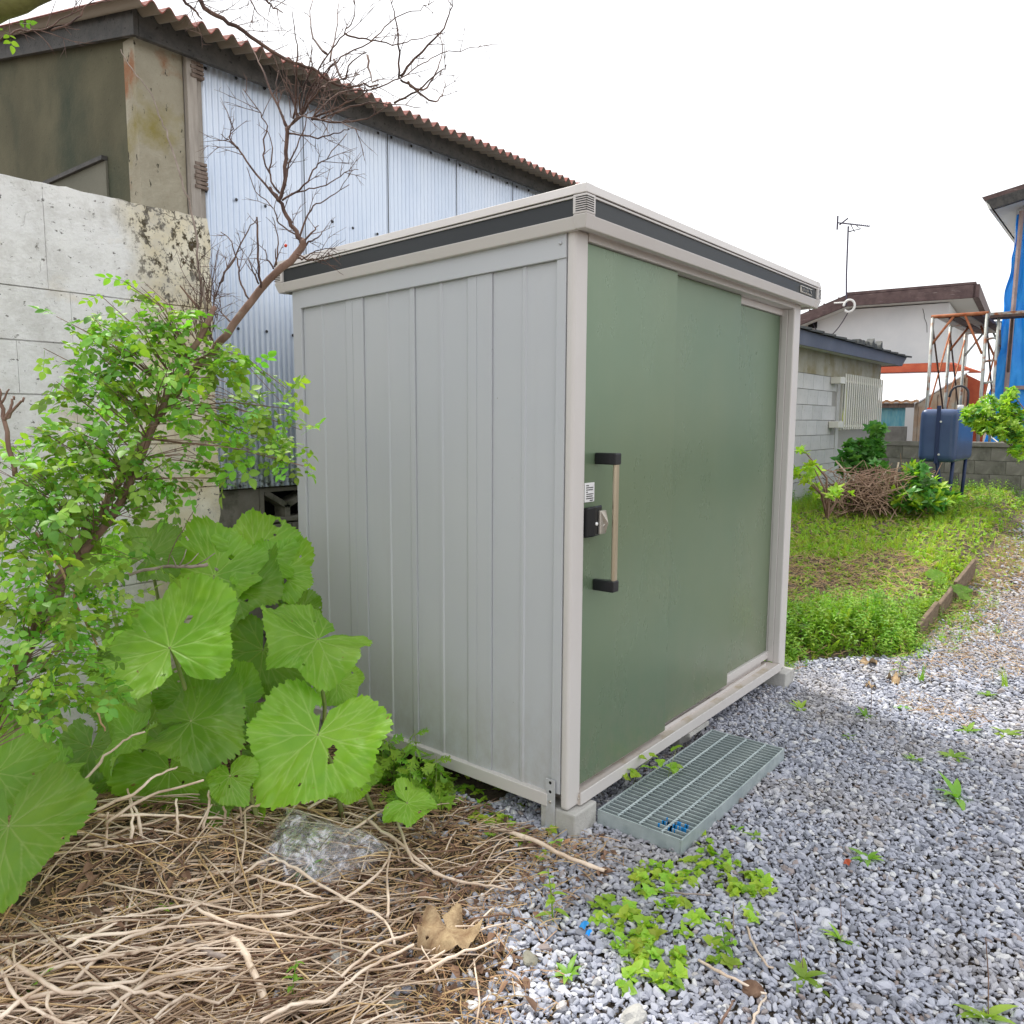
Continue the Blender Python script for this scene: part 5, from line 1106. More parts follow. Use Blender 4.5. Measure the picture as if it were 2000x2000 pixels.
# ================================================================ MUGWORT beside the shed
mw = thing('mugwort_plant', tuple(hz(800, 1560, 0)), 'feathery lobed green mugwort growing against the foot of the shed side panels', 'weed plant')
def lobed(seed, L=.075):
    rr = random.Random(seed); m_ = MB()
    V, F = leaf_poly(L, L*.22, 5, .2, .3); m_.add(V, F)
    for k in range(3):
        x = L*(.25+.22*k)
        for sg in (1, -1):
            V, F = leaf_poly(L*(.48-.09*k), L*.16, 4, .2, .2); m_.add(xf(V, (x, 0, -.3*x*x/L), sg*rr.uniform(.6, .9), 0, 0), F)
            V, F = leaf_poly(L*.22, L*.09, 3, .2, .2); m_.add(xf(V, (x+L*.12, sg*L*.13, -.3*x*x/L), sg*1.5, 0, 0), F)
    return m_.mesh('lobed_leaf', 'weed_leaf', True)
lob = [lobed(k) for k in range(4)]
for (px, py, h, d) in ((812, 1560, 150, 2.78), (770, 1545, 120, 2.80), (840, 1575, 110, 2.72), (735, 1530, 90, 2.8), (862, 1560, 70, 2.75), (790, 1580, 90, 2.7)):
    b = hz(px, py, .01); H = h/FPX*d; top = b+UZ*H+Rr*rnd.uniform(-.02, .03); part('stem', MB().tube([b, (b+top)/2+Rr*.01, top], [.0028, .0022, .001], 5), 'petiole', mw)
    for k in range(20): t = .12+.88*k/20; obj('leaf', lob[k % 4], mw, tuple(b*(1-t)+top*t), (rnd.uniform(-.9, .9), rnd.uniform(-.9, 1.0), k*2.4), 1.55-.8*t)
# climber by the grating
cl = thing('small_creeper', tuple(hz(1230, 1500, 0)), 'bright green heart-leaved creeper growing between the door sill and the grating', 'weed plant')
hl = [rosette(k, 'lime_leaf', 3, .05, .8, .8) for k in range(3)]
for (px, py, z) in ((1222, 1520, .09), (1240, 1515, .10), (1255, 1482, .13), (1268, 1500, .11), (1275, 1478, .15), (1305, 1505, .08), (1312, 1500, .09), (1322, 1498, .08), (1290, 1490, .1), (1232, 1505, .11), (1320, 1462, .13)):
    p = hz(px, py, z); obj('leaf', hl[rnd.randint(0, 2)], cl, tuple(p), (rnd.uniform(-.4, .4), rnd.uniform(-.4, .4), rnd.uniform(0, 6)), rnd.uniform(.5, .95))
part('stem', MB().tube([hz(1235, 1535, 0), hz(1250, 1500, .1), hz(1275, 1478, .15)], [.002, .0015, .001], 4), 'petiole', cl); part('stem', MB().tube([hz(1300, 1540, 0), hz(1308, 1505, .09), hz(1322, 1460, .13)], [.0015, .001, .0008], 4), 'petiole', cl)

# ================================================================ DRY STALKS
def gpt(px, py, h=0.0):
    p = hz(px, py, .08)
    for _ in range(4): p = hz(px, py, g1(p[0], p[1])+h)
    return p
SG = 'dry stalks lying in the heap'
def stalk(L_, r0, r1, label, grp=SG, mat='stalk', name='dry_stalk', lift=.02):
    P = []
    for i, q in enumerate(L_): P.append(gpt(q[0], q[1], q[2] if len(q) > 2 else lift+.02*math.sin(math.pi*i/(len(L_)-1))))
    Q = []
    for i in range(len(P)-1):
        p0 = P[max(i-1, 0)]; p1 = P[i]; p2 = P[i+1]; p3 = P[min(i+2, len(P)-1)]
        for k in range(5): t = k/5; Q.append(.5*((2*p1)+(-p0+p2)*t+(2*p0-5*p1+4*p2-p3)*t*t+(-p0+3*p1-3*p2+p3)*t**3))
    Q.append(P[-1]); m = len(Q); Q = [q+NP.normal(0, .0016, 3) for q in Q]
    rad = [(r0+(r1-r0)*i/(m-1))*(1.25 if i % 9 == 4 else 1) for i in range(m)]
    return tag(part(name, MB().tube(Q, rad, 7), mat, None, True), label, 'stalk', grp)
c8 = lambda L_: [(u/1.932, 1400+v/1.932)+tuple(h) for u, v, *h in L_]
lab = 'long pale dry stalk lying among others in the heap left of the gravel'
main = [
    [(0, 905), (130, 975), (240, 1040), (420, 1020), (560, 1045), (700, 1065)], [(0, 865), (250, 835), (430, 820), (640, 795), (820, 780), (900, 800)], [(-40, 790), (180, 715), (430, 650), (640, 590), (820, 590), (940, 570)],
    [(150, 690), (330, 600), (560, 560), (760, 500), (900, 495)], [(350, 355, .12), (500, 290, .16), (590, 220, .2), (670, 190, .22)], [(400, 400, .1), (560, 300, .14), (770, 240, .2)], [(290, 270, .15), (400, 150, .26), (480, 80, .3), (550, 55, .32)],
    [(330, 480), (520, 500), (700, 470), (870, 400), (930, 350), (1030, 310, .1)], [(1150, 330, .08), (1290, 250, .14), (1410, 180, .18)], [(1160, 345, .06), (1300, 270, .12), (1425, 195, .15)], [(370, 375, .1), (560, 370), (720, 375), (860, 390)],
    [(20, 1090), (200, 1040), (330, 1010), (500, 1000), (650, 900), (850, 840)], [(280, 1000), (430, 860), (570, 800), (700, 740), (860, 640)], [(360, 770), (380, 620), (400, 470), (405, 360, .12)], [(480, 500), (500, 400), (490, 310, .1)],
    [(660, 470), (670, 400), (665, 310, .1)], [(540, 480), (520, 380), (480, 270, .12)], [(750, 480), (780, 380), (790, 280, .12)], [(820, 480), (850, 400), (845, 340, .08)], [(880, 480), (910, 400), (905, 330, .08)], [(600, 540), (690, 500), (800, 330, .08)],
    [(860, 640), (1000, 540), (1090, 560), (1200, 630), (1330, 700), (1450, 770), (1490, 860)], [(1465, 760), (1460, 640), (1470, 500)], [(1290, 980), (1410, 870), (1540, 820), (1700, 780)], [(980, 1150), (1100, 1090), (1230, 1070), (1300, 1010), (1420, 930), (1560, 860)],
    [(1370, 380), (1500, 470), (1640, 590), (1800, 630), (1930, 650)], [(1500, 395, .05), (1560, 540), (1700, 610)], [(1600, 960), (1720, 900), (1880, 845)], [(0, 1140), (90, 1060), (170, 1010)], [(0, 950), (60, 1050), (200, 1140), (330, 1160)],
    [(190, 1020), (180, 1080), (210, 1160)], [(300, 800), (460, 760), (640, 720), (800, 700)], [(40, 840), (220, 770), (360, 740), (520, 700)], [(100, 1000), (260, 930), (420, 900), (560, 880), (700, 850)], [(420, 1100), (560, 1000), (720, 960), (890, 940)],
    [(900, 760), (1100, 740), (1250, 700)], [(950, 600), (1100, 640), (1220, 690)], [(560, 1150), (700, 1050), (820, 1080), (900, 1010)], [(60, 660), (230, 640), (380, 560), (500, 540)], [(200, 900), (330, 830), (480, 760)], [(620, 640), (760, 610), (900, 560)],
    [(1280, 700), (1420, 600), (1480, 500)], [(1000, 480), (1080, 380), (1150, 290, .06)], [(1280, 460), (1400, 380), (1500, 320)], [(700, 700), (820, 760), (960, 800), (1130, 830)]]
LABS = ['lowest pale stalk curving along the bottom left corner of the heap', 'long pale stalk sweeping across the heap from the left edge to the thick cane', 'long stalk arching from the left edge towards the plastic bag', 'pale stalk running from the left butterbur leaf to the bag', 'raised stalk tip crossing the lower butterbur leaf on the left', 'raised straight stalk pointing at the curled pale leaf', 'bent stalk rising steeply between dark leaves near the left big leaf', 'thick pale stalk ending in a cut tip right of the curled pale leaf', 'upper of the two parallel raised stalks below the big right butterbur leaf', 'lower of the two parallel raised stalks below the big right butterbur leaf', 'level stalk lying along the foot of the butterbur clump', 'stalk rising from the bottom left corner towards the thick cane', 'long grey stalk slanting up to the left corner of the bag', 'leftmost upright stalk standing in the heap beside the big left leaf', 'second upright stalk from the big left leaf', 'short upright stalk with cut tip in front of the lower butterbur leaf', 'thin upright stalk leaning left before the lower butterbur leaf', 'slanting upright stalk before the curled pale leaf', 'short upright stalk right under the curled pale leaf', 'upright stalk just left of the plastic bag', 'thin long stalk leaning from the heap towards the clump centre', 'long stalk passing under the bag and bending down to the dead leaf', 'short stalk standing vertically right of the plastic bag', 'stalk lying left of the big tan dead leaf', 'pale stalk at the bottom centre running up to the grey stone', 'stalk from the bag corner running right to the gravel', 'short bent stalk above the big tan dead leaf', 'straight stalk lying between dead leaf and gravel', 'stalk in the bottom left corner pointing up', 'dark-tipped stalk crossing the bottom left corner', 'short stalk stub standing at the bottom left', 'level stalk in the middle of the heap left of the cane', 'stalk lying above the long sweeping stalk at the left', 'stalk slanting up through the lower left of the heap', 'stalk between bottom edge and the thick cane', 'level stalk touching the top of the thick cane', 'short slanting stalk below the plastic bag', 'forked looking stalk at the bottom left of the thick cane', 'stalk lying just under the big left butterbur leaf', 'short slanting stalk in the centre left of the heap', 'short level stalk under the left end of the bag', 'stalk slanting from dead leaf towards the bag', 'raised stalk leaning over the left side of the bag', 'stalk lying across the top right of the bag', 'long stalk running right from the middle of the heap to the stone']
for i, L_ in enumerate(main):
    stalk(c8(L_), rnd.uniform(.0040, .0060), rnd.uniform(.0024, .0038), LABS[i], lift=.045)
stalk(c8([(820, 800), (900, 860), (950, 950), (1010, 1090)]), .0105, .0085, 'thick brown cane pointing down towards the viewer across the heap', None, 'stalk')
stalk(c8([(690, 840), (800, 890), (900, 930)]), .009, .007, 'short thick brown cane under the long cane', None, 'bark_grey')
stalk([(960, 1615), (1040, 1640), (1100, 1670), (1180, 1702)], .008, .006, 'reddish stick running from the heap towards the grating step', None, 'stalk', 'stick')
stalk([(895, 1700), (930, 1690), (960, 1645)], .006, .004, 'short red-brown curled stick behind the big dead leaf', None, 'litter', 'stick')
stalk([(1365, 1875), (1420, 1905), (1495, 1942)], .0042, .003, 'pale stick lying on the gravel at the bottom centre', None, 'stalk', 'stick', .01)
stalk([(1458, 1810), (1475, 1850), (1500, 1885), (1510, 1890)], .0035, .0025, 'curved tan stick on the gravel beside the straight one', None, 'stalk', 'stick', .01)
stalk([(1465, 2010), (1480, 1975), (1497, 1945)], .0036, .0024, 'tan forked stick at the bottom edge of the gravel', None, 'stalk', 'stick', .01)
stalk([(1290, 1745), (1340, 1746), (1388, 1748)], .0026, .002, 'thin stick above the yellow-green ground weeds', None, 'bark_grey', 'stick', .008)
stalk([(1400, 2010), (1420, 1975), (1433, 1955)], .0034, .0024, 'dark short twig at the bottom edge beside the tan stick', None, 'bark', 'stick', .008)
# many medium stalks as one heap
mbh = MB(); cnt = []
for _ in range(1150):
    px = rnd.uniform(-60, 1000); py = rnd.uniform(1560, 2080)
    if py < 1560+max(0, (420-px))*.25 or (px > 700 and py > 1700+(1100-px)*.9 and rnd.random() < .7): continue
    if px > 780 and rnd.random() < .55: continue
    p = gpt(px, py, rnd.uniform(.0, .035)); a = rnd.gauss(.42, .33) if rnd.random() < .74 else rnd.uniform(0, 3.14)
    d = Rr*math.cos(a)+Fh*math.sin(a); L_ = rnd.uniform(.15, .75) if px < 650 else rnd.uniform(.06, .28); bend = rnd.uniform(-.055, .055); side = -Rr*math.sin(a)+Fh*math.cos(a); P = []
    for k in range(5):
        t = k/4-.5; q = p+d*L_*t+side*bend*(t*t*4-1)*L_*1.2+NP.normal(0, .003, 3); q[2] = g1(q[0], q[1])+(p[2]-g1(p[0], p[1]))+.012*(1-4*t*t)+rnd.uniform(0, .006)+ .0*t; P.append(q)
    r = rnd.choice([rnd.uniform(.001, .0022), rnd.uniform(.0018, .0036)]); q0 = len(mbh.f); mbh.tube(P, [r, r, r*.95, r*.9, r*.75], 5); cnt += [rnd.choice([0, 0, 0, 1, 1, 2, 3])]*(len(mbh.f)-q0)
hp_ = tag(part('stalk_heap', mbh, ['heap_stalk', 'stalk', 'straw', 'litter'], None, True), 'tangled heap of pale pinkish dry stalks covering the ground at the lower left', 'stalk heap', kind='stuff')
hp_.data.polygons.foreach_set('material_index', cnt)
# fine straw and litter
sp_ = []
for k in range(6):
    L_ = .05; m_ = MB(); b_ = rnd.uniform(-.25, .25); m_.tube([(L_*(t-.5), L_*b_*(t-.5)**2*2, .003*math.sin(t*3.1)) for t in (0, .33, .66, 1)], .0011, 3, False); sp_.append(m_.mesh('straw_bit', 'straw'))
for k in range(3): V, F = leaf_poly(.03, .018, 3, .4, .5); sp_.append(MB().add(V, F).mesh('litter_bit', 'litter'))
x, y = jit(-2.0, .15, -.75, 1.5, .0125); k = inview(x, y, 0, 120); x, y = x[k], y[k]; s = straw_amt(x, y); s[(x > -.01) & (y > 0)] = -1; nzv = np.array([mnoise.noise(Vector((a*4, b*4, 3))) for a, b in zip(x, y)])
keep = (s > -.02+.10*nzv)|((s > -.16+.2*nzv) & (NP.rand(x.size) < .35)); keep &= (NP.rand(x.size) < .8); x, y = x[keep], y[keep]; N = x.size
P = np.stack([x, y, G(x, y)+NP.uniform(.0, .022, N)], -1); ids = np.where(NP.rand(N) < .25, NP.randint(6, 9, N), NP.randint(0, 6, N))
sc_ = NP.uniform(.5, 1.7, N); tag(scatter('straw_litter', sp_, P, np.stack([NP.normal(0, .25, N), NP.normal(0, .22, N), NP.uniform(0, 6.28, N)], -1), np.stack([sc_, sc_*.8, sc_*.8], -1), ids), 'fine broken straw and brown litter covering the soil beside the gravel', 'straw', kind='stuff')

# ================================================================ PLASTIC BAG, dead leaf, stones, scraps
bgc = [(480, 1700), (510, 1590), (585, 1572), (770, 1655), (690, 1725), (640, 1690), (560, 1735)]
q00, q10, q11, q01 = gpt(500, 1685, .05), gpt(560, 1578, .07), gpt(768, 1652, .03), gpt(645, 1725, .04)
Gp = []
nb_ = 46
for i in range(nb_+1):
    row = []
    for j in range(nb_+1):
        a, b = i/nb_, j/nb_; p = q00*(1-a)*(1-b)+q10*a*(1-b)+q11*a*b+q01*(1-a)*b
        c = mnoise.noise(Vector((a*5, b*5, 2))); d = abs(mnoise.noise(Vector((a*14+b*6, b*3, 7)))); e_ = abs(mnoise.noise(Vector((a*22, b*16, 3))))
        hgt = .050*math.sin(math.pi*a)**.5*math.sin(math.pi*b)**.5; row.append(p+UZ*(hgt+.022*c-.034*d+.002*e_)+Rr*.012*mnoise.noise(Vector((a*7, b*7, 11)))+Fh*.03*mnoise.noise(Vector((a*3+b*6, 4, 1))))
    Gp.append(row)
pbg = tag(part('plastic_bag', MB().grid(Gp), 'plastic', None, True), 'crumpled clear plastic bag lying on the dry stalks', 'plastic bag')
for _ in range(14):
    a, b = rnd.uniform(.15, .85), rnd.uniform(.15, .85); V, F = leaf_poly(rnd.uniform(.03, .06), rnd.uniform(.012, .03), 4, .3, .4); pc = q00*(1-a)*(1-b)+q10*a*(1-b)+q11*a*b+q01*(1-a)*b
    part('debris', MB().add(xf(V, tuple(pc+UZ*rnd.uniform(-.01, .02)), rnd.uniform(0, 6), rnd.uniform(-.5, .5), 0), F), rnd.choice(['litter', 'dry_leaf', 'litter', 'rust_edge']), pbg, True)
Gq = [[p-UZ*.02+Rr*.01*math.sin(i) for i, p in enumerate(r_)] for r_ in Gp[::2]]
part('inner_fold', MB().grid([r_[::2] for r_ in Gq]), 'plastic', pbg, True)
dl = MB(); me = butter_mesh(.10, 44, .1, .22, .4, 90, 9); me.materials.clear(); me.materials.append(M['dry_leaf'])
p = gpt(872, 1812, .055); dlo = obj('dead_leaf', me, None, tuple(p), (.15, -.1, 1.2), (.92, .8, 1.4)); tag(dlo, 'large crumpled tan dead leaf lying at the edge of the straw', 'dead leaf')
part('dry_stalk', MB().tube([gpt(868, 1762, .03), gpt(900, 1720, .04), gpt(935, 1680, .05)], [.002, .0016, .0014], 5), 'bark_grey', None)
tag(COL.objects[-1], 'thin purplish stalk rising from the big dead leaf', 'stalk')
p = gpt(1680, 1325, .015); 
for (px, py, r, z_, lab_) in ((1745, 1325, .045, .6, 'brown curled dead leaf on the gravel left of the weeds near the shed'), (1700, 1338, .03, .9, 'small brown dead leaf beside the larger one on the gravel'), (1690, 1293, .05, 2.2, 'dark brown leaf scrap at the edge of the weed bed')):
    p = hz(px, py, .02); me = butter_mesh(r, int(px), .1, .3, .5, 60, 6); me.materials.clear(); me.materials.append(M['dry_leaf']); tag(obj('dead_leaf', me, None, tuple(p), (.1, .1, z_), (1.3, .55, 1)), lab_, 'dead leaf')
for i, (px, py, r, lab_, mt) in enumerate(((660, 1870, .038, 'grey flat stone on the straw below the thick cane', 'concrete'), (768, 1955, .032, 'dark brown stone at the bottom of the straw', 'breeze'), (453, 1915, .024, 'pale bluish stone among the stalks', 'gravel'), (1035, 1868, .028, 'dark brown lump at the border of straw and gravel', 'breeze'),
                                          (1470, 1925, .030, 'dark red-brown stone in the gravel near the bottom', 'litter'), (1240, 1980, .035, 'large grey lump at the bottom edge of the gravel', 'concrete'))): stone(px, py, r, lab_, mt, seed=i+1)
def scrap(px, py, s_, mat, lab_):
    p = gpt(px, py, .014); tag(part('scrap', MB().grid([[p+np.array([a*s_, b*s_*.7, .004*((i+j) % 2)+.003*i]) for j, b in enumerate((-1, 0, 1))] for i, a in enumerate((-1, -.2, 1))]), mat), lab_, 'scrap')
scrap(1141, 1809, .013, 'blue_paint', 'small blue plastic scrap on the gravel beside the straw'); scrap(1150, 1824, .009, 'tarp', 'lighter blue scrap just below the blue one'); scrap(1093, 1646, .012, 'sticker', 'white paper scrap below the near concrete block'); scrap(1108, 1645, .010, 'rust_edge', 'orange scrap beside the white one below the block')
scrap(1396, 1522, .011, 'litter', 'red-brown leaf scrap caught on the grating'); scrap(1655, 1686, .013, 'red_ridge', 'narrow pink-red scrap on the gravel')

# ================================================================ WEEDS ON THE GRAVEL
cp = [rosette(k+20, 'lime_leaf', 5, .026, .75, .7) for k in range(4)]+[rosette(k+30, 'grass', 6, .030, .6, .6) for k in range(2)]
CP = []
for (cx, cy, rx, ry, cnt) in ((1250, 1830, 60, 50, 60), (1300, 1870, 55, 70, 60), (1200, 1790, 40, 45, 34), (1240, 1880, 50, 60, 40), (1310, 1710, 75, 20, 44), (1390, 1690, 60, 22, 40), (1440, 1720, 60, 22, 44), (1470, 1740, 45, 12, 24), (1290, 1750, 50, 28, 30), (1255, 1700, 28, 20, 14), (1260, 1720, 28, 25, 14),
                             (1420, 1850, 35, 45, 22), (1370, 1650, 22, 30, 12), (1180, 1770, 22, 30, 12), (1050, 1640, 40, 40, 20), (960, 1580, 60, 40, 40), (905, 1545, 50, 30, 34), (990, 1620, 40, 30, 20), (1460, 1790, 20, 25, 10), (1320, 1780, 60, 40, 22)):
    for _ in range(int(cnt*.5)):
        a = NP.uniform(0, 6.28); r = math.sqrt(NP.rand()); CP.append(gpt(cx+rx*r*math.cos(a), cy+ry*r*math.sin(a), .012))
CP = np.array(CP); N = len(CP); tag(scatter('creeping_weeds', cp, CP, np.stack([NP.normal(0, .3, N), NP.normal(0, .3, N), NP.uniform(0, 6, N)], -1), NP.uniform(.5, 1.25, (N, 1))*np.ones((1, 3)), NP.randint(0, 6, N)), 'patches of yellow-green creeping weeds spreading over the gravel', 'ground weeds', kind='stuff')
wr = [rosette(50+k, 'weed_leaf', 8, .055, .28, .9) for k in range(3)]; wt = [tuft(60+k, 'grass', 12, .09, .005) for k in range(2)]; ws = [stemplant(70+k, 'weed_leaf', .10, 9, .035, .4) for k in range(2)]
for (px, py, k, s_, lab_) in ((1868, 1560, 0, 1.3, 'largest toothed green weed tuft in the gravel at right'), (1785, 1485, 1, .7, 'small green weed left of the dandelion-like pair'), (1860, 1480, 1, .9, 'bright weed above the largest tuft'), (1890, 1430, 0, .9, 'flat leafy weed at the right of the brown litter'), (1965, 1435, 2, .9, 'spiky green weed near the right edge'),
                             (1690, 1400, 0, .8, 'weed with a dead stem near the shed corner'), (1563, 1385, 2, .8, 'narrow leaved weed nearest the far shed block'), (1755, 1320, 5, 1.0, 'upright weed beside the brown dead leaf'), (1760, 1385, 1, .6, 'tiny weed in the gravel middle'), (1655, 1440, 2, .5, 'tiny tuft left in the bare gravel'),
                             (1475, 1635, 1, .5, 'small weed right of the grating corner'), (1695, 1680, 1, .8, 'small yellow-green weed in the open gravel'), (1640, 1835, 2, .6, 'small weed with dead flower stalk'), (1570, 1910, 1, .8, 'weed with tall thin red stem near the bottom'), (1925, 1990, 0, 1.0, 'weed cut by the bottom edge at right'),
                             (1080, 1800, 5, 1.0, 'dark green upright weed at the straw border'), (1110, 1905, 1, .7, 'single round-leaved weed in the lower straw'), (1420, 1870, 5, .8, 'green weed right of the lime patch'), (1440, 1620, 0, .4, 'small weed at the grating edge'), (1930, 1360, 1, .9, 'yellowing weed near the far right'), (1960, 1340, 3, .9, 'grassy tuft at the right edge'), (1795, 1330, 3, .8, 'grass tuft beyond the dead leaf'), (570, 1955, 5, .7, 'small green sprout in the stalk heap'), (60, 1925, 0, .8, 'green sprout at the lower left corner'), (300, 1775, 0, .9, 'broad green leaves poking through the heap'), (600, 1700, 0, .8, 'green leaves under the plastic bag')):
    me_ = (wr+wt+ws+[stemplant(77, 'weed_leaf', .12, 8, .05, .35)])[k]; p = gpt(px, py, .004); tag(obj('weed', me_, None, tuple(p), (rnd.uniform(-.2, .2), rnd.uniform(-.2, .2), rnd.uniform(0, 6)), s_*1.5), lab_, 'weed', 'single weeds growing in the yard')
for (a, b, r_, lab_) in (((1428, 1850), (1432, 1762), .0018, 'tall dry flower stalk left of the gravel weed'), ((1570, 1905), (1550, 1785), .0012, 'thin red stem rising from the bottom weed'), ((1640, 1830), (1641, 1755), .0011, 'thin dark seed stalk in the gravel'), ((1930, 1990), (1925, 1830), .0014, 'thin red stem at the bottom right edge'), ((1700, 1400), (1702, 1325), .0012, 'thin brown stem near the far gravel'), ((1935, 985), (1930, 950), .006, 'pale cut stem by the garden wall')):
    p = gpt(*a); dd = float((p-CAM) @ _F); q = at(b[0], b[1], dd); tag(part('dead_weed', MB().tube([p, (p+q)/2+Rr*.004, q], [r_, r_, r_*.7], 4), 'bark_grey' if r_ > .0015 else 'bark'), lab_, 'dead weed')

# ================================================================ WEED BED AND GRASS AT THE RIGHT
tf = [tuft(k, 'grass', 11, .11, .005) for k in range(5)]+[rosette(80+k, 'grass', 7, .055, .32, 1.2) for k in range(3)]+[stemplant(90+k, 'weed_leaf', .16, 11, .045, .38) for k in range(3)]+sp_[:2]+[rosette(100+k, 'lime_leaf', 6, .05, .4, 1.0) for k in range(2)]+[rosette(104+k, 'weed_leaf', 7, .085, .3, 1.2) for k in range(2)]
PP = []; RR = []; SS = []; II = []
def fill(x0, x1, y0, y1, sp, f):
    x, y = jit(x0, x1, y0, y1, sp); k = inview(x, y, .2, 60); x, y = x[k], y[k]
    for a, b in zip(x, y):
        r = f(a, b, mnoise.noise(Vector((a*1.6, b*1.6, 5))), rnd.random())
        if r is None: continue
        i, s_ = r; lift = 0
        if i in (11, 12): lift = rnd.uniform(.0, .05); rt = (rnd.gauss(0, .4), rnd.gauss(0, .4), rnd.uniform(0, 6.28))
        else: rt = (rnd.gauss(0, .2), rnd.gauss(0, .2), rnd.uniform(0, 6.28))
        PP.append((a, b, g1(a, b)-.012+lift)); RR.append(rt); SS.append((s_, s_, s_)); II.append(i)
def ctx(x, y):
    e = y-float(EDGE(x)); p = np.array([x, y, g1(x, y)]); d = p-CAM; z = d @ _F; return e, 1000+FPX*(d @ _R)/z, 1000-FPX*(d @ _U)/z
def bedf(x, y, n, r):
    e, px, py = ctx(x, y)
    if (x < 2.14) or (x > 11.3) or (y > 1.98 and x > 6): return None
    if e < 0:
        dens = (.45 if x > 3.3 and e > -.30+.3*n else .0) if x < 6 else .50+.5*n
        if e > -.09+.12*n: dens = .8
        if x > 6.5: dens = .9
        if r > dens: return None
    if 1095+30*n < py < 1180+25*n and px < 1820: k = rnd.choice([11, 12, 11, 12, 12, 11, 11, 13]) if rnd.random() < .88 else 5       # dry mulch strip
    elif py > 1150: k = rnd.choice([8, 9, 10, 15, 16, 15, 5, 6, 7, 13, 14, 0, 11, 12, 11])
    elif py > 1000: k = rnd.choice([5, 6, 7, 13, 14, 13, 0, 1, 2, 5, 6, 11, 12, 11, 12]) if n > -.3 or px < 1700 else rnd.choice([11, 12, 11, 0, 5])
    else: k = rnd.choice([0, 1, 2, 3, 8, 9, 5, 14]) if px < 1850 else rnd.choice([11, 12, 11, 5, 6, 8, 13])
    s_ = rnd.uniform(.6, 1.15)*(1.05 if py > 1180 else .95 if py > 1000 else 1.2)
    if e < .05: s_ *= .6
    if k in (11, 12): s_ = rnd.uniform(.8, 2.2)
    return k, s_
fill(2.1, 3.6, -.9, 1.6, .028, bedf); fill(3.6, 6, -1.1, 2.2, .031, bedf); fill(6, 9, -2.0, 2.2, .042, bedf); fill(9, 11.4, -3.0, 2.1, .055, bedf)
fill(2.4, 5.2, -.5, .4, .05, lambda x, y, n, r: (rnd.choice([8, 9, 10, 0, 5]), rnd.uniform(.8, 1.25)) if (-.02 < y-float(EDGE(x)) < .35 and x < 3.7) else None)
def dryf(x, y, n, r):
    e, px, py = ctx(x, y)
    if y > float(EDGE(x)): return None
    near = (abs(px-1840) < 90 and abs(py-1400-(px-1840)*.25) < 26) or (py < 1330 and px > 1740 and n > -.15) or (py < 1260 and px > 1700)
    return (rnd.choice([11, 12]), rnd.uniform(.7, 1.6)) if near and r < .5 else None
fill(2.0, 8, -2.2, -.2, .022, dryf)
print('bed', len(PP)); tag(scatter('grass_and_weeds', tf, PP, RR, SS, II), 'bright green grass, low weeds and dry cut straw covering the raised bed behind the shed', 'grass', kind='stuff')
# grass strip between buildings on far ground
def shrub(name, label, blobs, mesh, n, base, mat_stem='bark', group=None, smin=.8, smax=1.3, cat='shrub'):
    r = thing(name, tuple(base), label, cat, group); m_ = MB(); P = []
    for (px, py, rx, ry, dp, w_) in blobs:
        c = at(px, py, dp); m_.tube([base, (np.array(base)+c)/2+NP.normal(0, .05, 3), c], [.014, .009, .004], 5, False)
        for _ in range(int(n*w_)):
            a = NP.uniform(0, 6.28); q = math.sqrt(NP.rand()); P.append(at(px+rx*q*math.cos(a), py+ry*q*math.sin(a), dp+NP.normal(0, .12)))
    for p in P[::7]:
        c = min([at(b[0], b[1], b[4]) for b in blobs], key=lambda z: np.linalg.norm(z-p)); m_.tube([c, p], [.004, .002], 3, False)
    part('stem', m_, mat_stem, r); N = len(P); o = scatter('foliage', mesh, P, np.stack([NP.normal(0, .6, N), NP.normal(0, .6, N), NP.uniform(0, 6.28, N)], -1), NP.uniform(smin, smax, (N, 1))*np.ones((1, 3)), NP.randint(0, len(mesh), N), r); o['kind'] = 'stuff'
    return r
big = [rosette(120+k, 'shrub_leaf', 6, .085, .55, 1.0) for k in range(3)]; bigl = [rosette(125+k, 'lime_leaf', 6, .09, .5, 1.0) for k in range(3)]
shrub('hydrangea_shrub', 'upright dark green shrub growing against the outhouse wall under the window guard', [(1710, 840, 18, 12, 9.6, .5), (1708, 875, 20, 22, 9.6, .8), (1670, 880, 28, 18, 9.5, .8), (1690, 910, 34, 22, 9.5, 1), (1715, 925, 22, 20, 9.4, .6), (1655, 905, 20, 25, 9.5, .5), (1780, 930, 14, 8, 9.2, .4)], big, 50, at(1680, 975, 9.5))
shrub('low_shrub', 'bright leafy low shrub in front of the blue tank', [(1790, 920, 22, 12, 9.0, .7), (1800, 950, 36, 18, 9.0, 1.2), (1770, 975, 34, 20, 8.9, 1.2), (1840, 975, 36, 12, 9.0, 1), (1810, 985, 40, 14, 8.8, 1), (1835, 955, 12, 10, 9.0, .4)], big[:2]+bigl[:1], 46, at(1800, 1000, 8.9))
shrub('young_sapling', 'thin sapling with a few bright leaves beside the far shed post', [(1570, 880, 12, 6, 6.5, .3), (1560, 925, 14, 10, 6.5, .5), (1590, 915, 18, 12, 6.5, .5), (1600, 960, 30, 12, 6.6, .8), (1640, 965, 24, 16, 6.6, .7), (1580, 935, 16, 12, 6.5, .5)], bigl, 16, at(1615, 1010, 6.6), smin=.45, smax=.8)
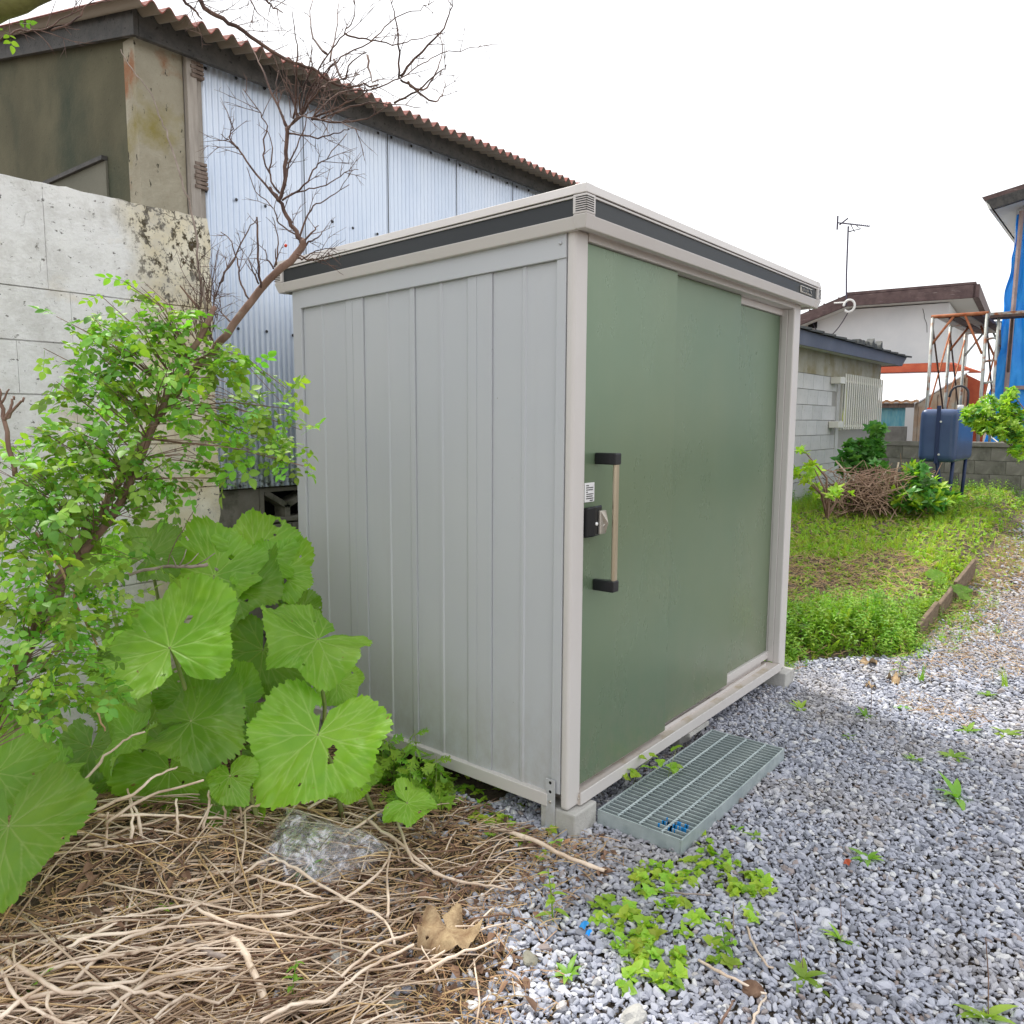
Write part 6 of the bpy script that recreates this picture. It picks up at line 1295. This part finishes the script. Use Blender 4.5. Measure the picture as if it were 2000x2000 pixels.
shrub('garden_tree', 'leafy green branches reaching in front of the blue sheeted house at the right edge', [(1905, 815, 28, 22, 8.6, 1), (1935, 800, 26, 26, 8.5, 1), (1970, 795, 16, 26, 8.5, .7), (1990, 830, 26, 30, 8.4, 1.2), (1960, 835, 26, 20, 8.4, 1), (1990, 870, 20, 28, 8.3, .8), (1925, 835, 24, 14, 8.5, .7), (1978, 770, 10, 14, 8.5, .3)], bigl[:2]+big[:1]+[rosette(140, 'weed_leaf', 6, .08, .4, 1.0)], 90, at(2060, 900, 8.2), group=None, cat='tree', smin=.42, smax=.85)
# heap of cut twigs under the shrub
br = thing('brush_pile', tuple(at(1700, 1000, 8.9)), 'pile of brown cut twigs under the shrub by the outhouse', 'brush pile'); m_ = MB()
for _ in range(420):
    px = rnd.gauss(1705, 40); py = rnd.uniform(918, 998); a = rnd.uniform(-.3, 3.4); p = at(px, py, 9.1+rnd.uniform(-.4, .4)); L_ = rnd.uniform(.1, .45); d = _R*math.cos(a)+_U*math.sin(a)+_F*rnd.uniform(-.5, .5); m_.tube([p-d*L_*.5, p+NP.normal(0, .02, 3), p+d*L_*.5], [.006, .005, .003], 4, False)
o = part('cut_twigs', m_, 'brush', br); o['kind'] = 'stuff'; m_ = MB()
for _ in range(260):
    px = rnd.gauss(1700, 36); py = rnd.uniform(945, 1000); a = rnd.uniform(-.3, 3.4); p = at(px, py, 9.2+rnd.uniform(-.3, .3)); L_ = rnd.uniform(.1, .4); d = _R*math.cos(a)+_U*math.sin(a)+_F*rnd.uniform(-.5, .5); m_.tube([p-d*L_*.5, p+d*L_*.5], [.006, .004], 4, False)
o = part('dark_twigs', m_, 'litter', br); o['kind'] = 'stuff'
for a, b in (((1632, 900), (1668, 940)), ((1755, 903), (1745, 950)), ((1730, 920), (1700, 970)), ((1780, 960), (1822, 930)), ((1790, 965), (1815, 940))):
    part('stick', MB().tube([at(a[0], a[1], 8.9), at(b[0], b[1], 8.95)], [.009, .012], 5), 'stalk', br)
for (px, py, lab_) in ((1880, 1170, 'big leaning broad leaf against the far edging board'), (1830, 1140, 'broad dock leaf beside the far edging board'), (1955, 1000-16, 'round leaf by the garden wall at right')):
    pl = thing('dock_plant', tuple(gpt(px, py+10, 0)), lab_, 'weed plant'); me = butter_mesh(.09 if px < 1900 else .13, px, .1, .05, 0, 50, 6); dd = float((gpt(px, py+10)-CAM) @ _F)-.05; c = at(px, py-14, dd)
    lf = obj('leaf', me, pl, tuple(c), (R_(50), R_(20), R_(-60)), (1.0, .7, 1)); part('stem', MB().tube([c, gpt(px, py+12, 0)], [.004, .006], 5), 'petiole', pl)
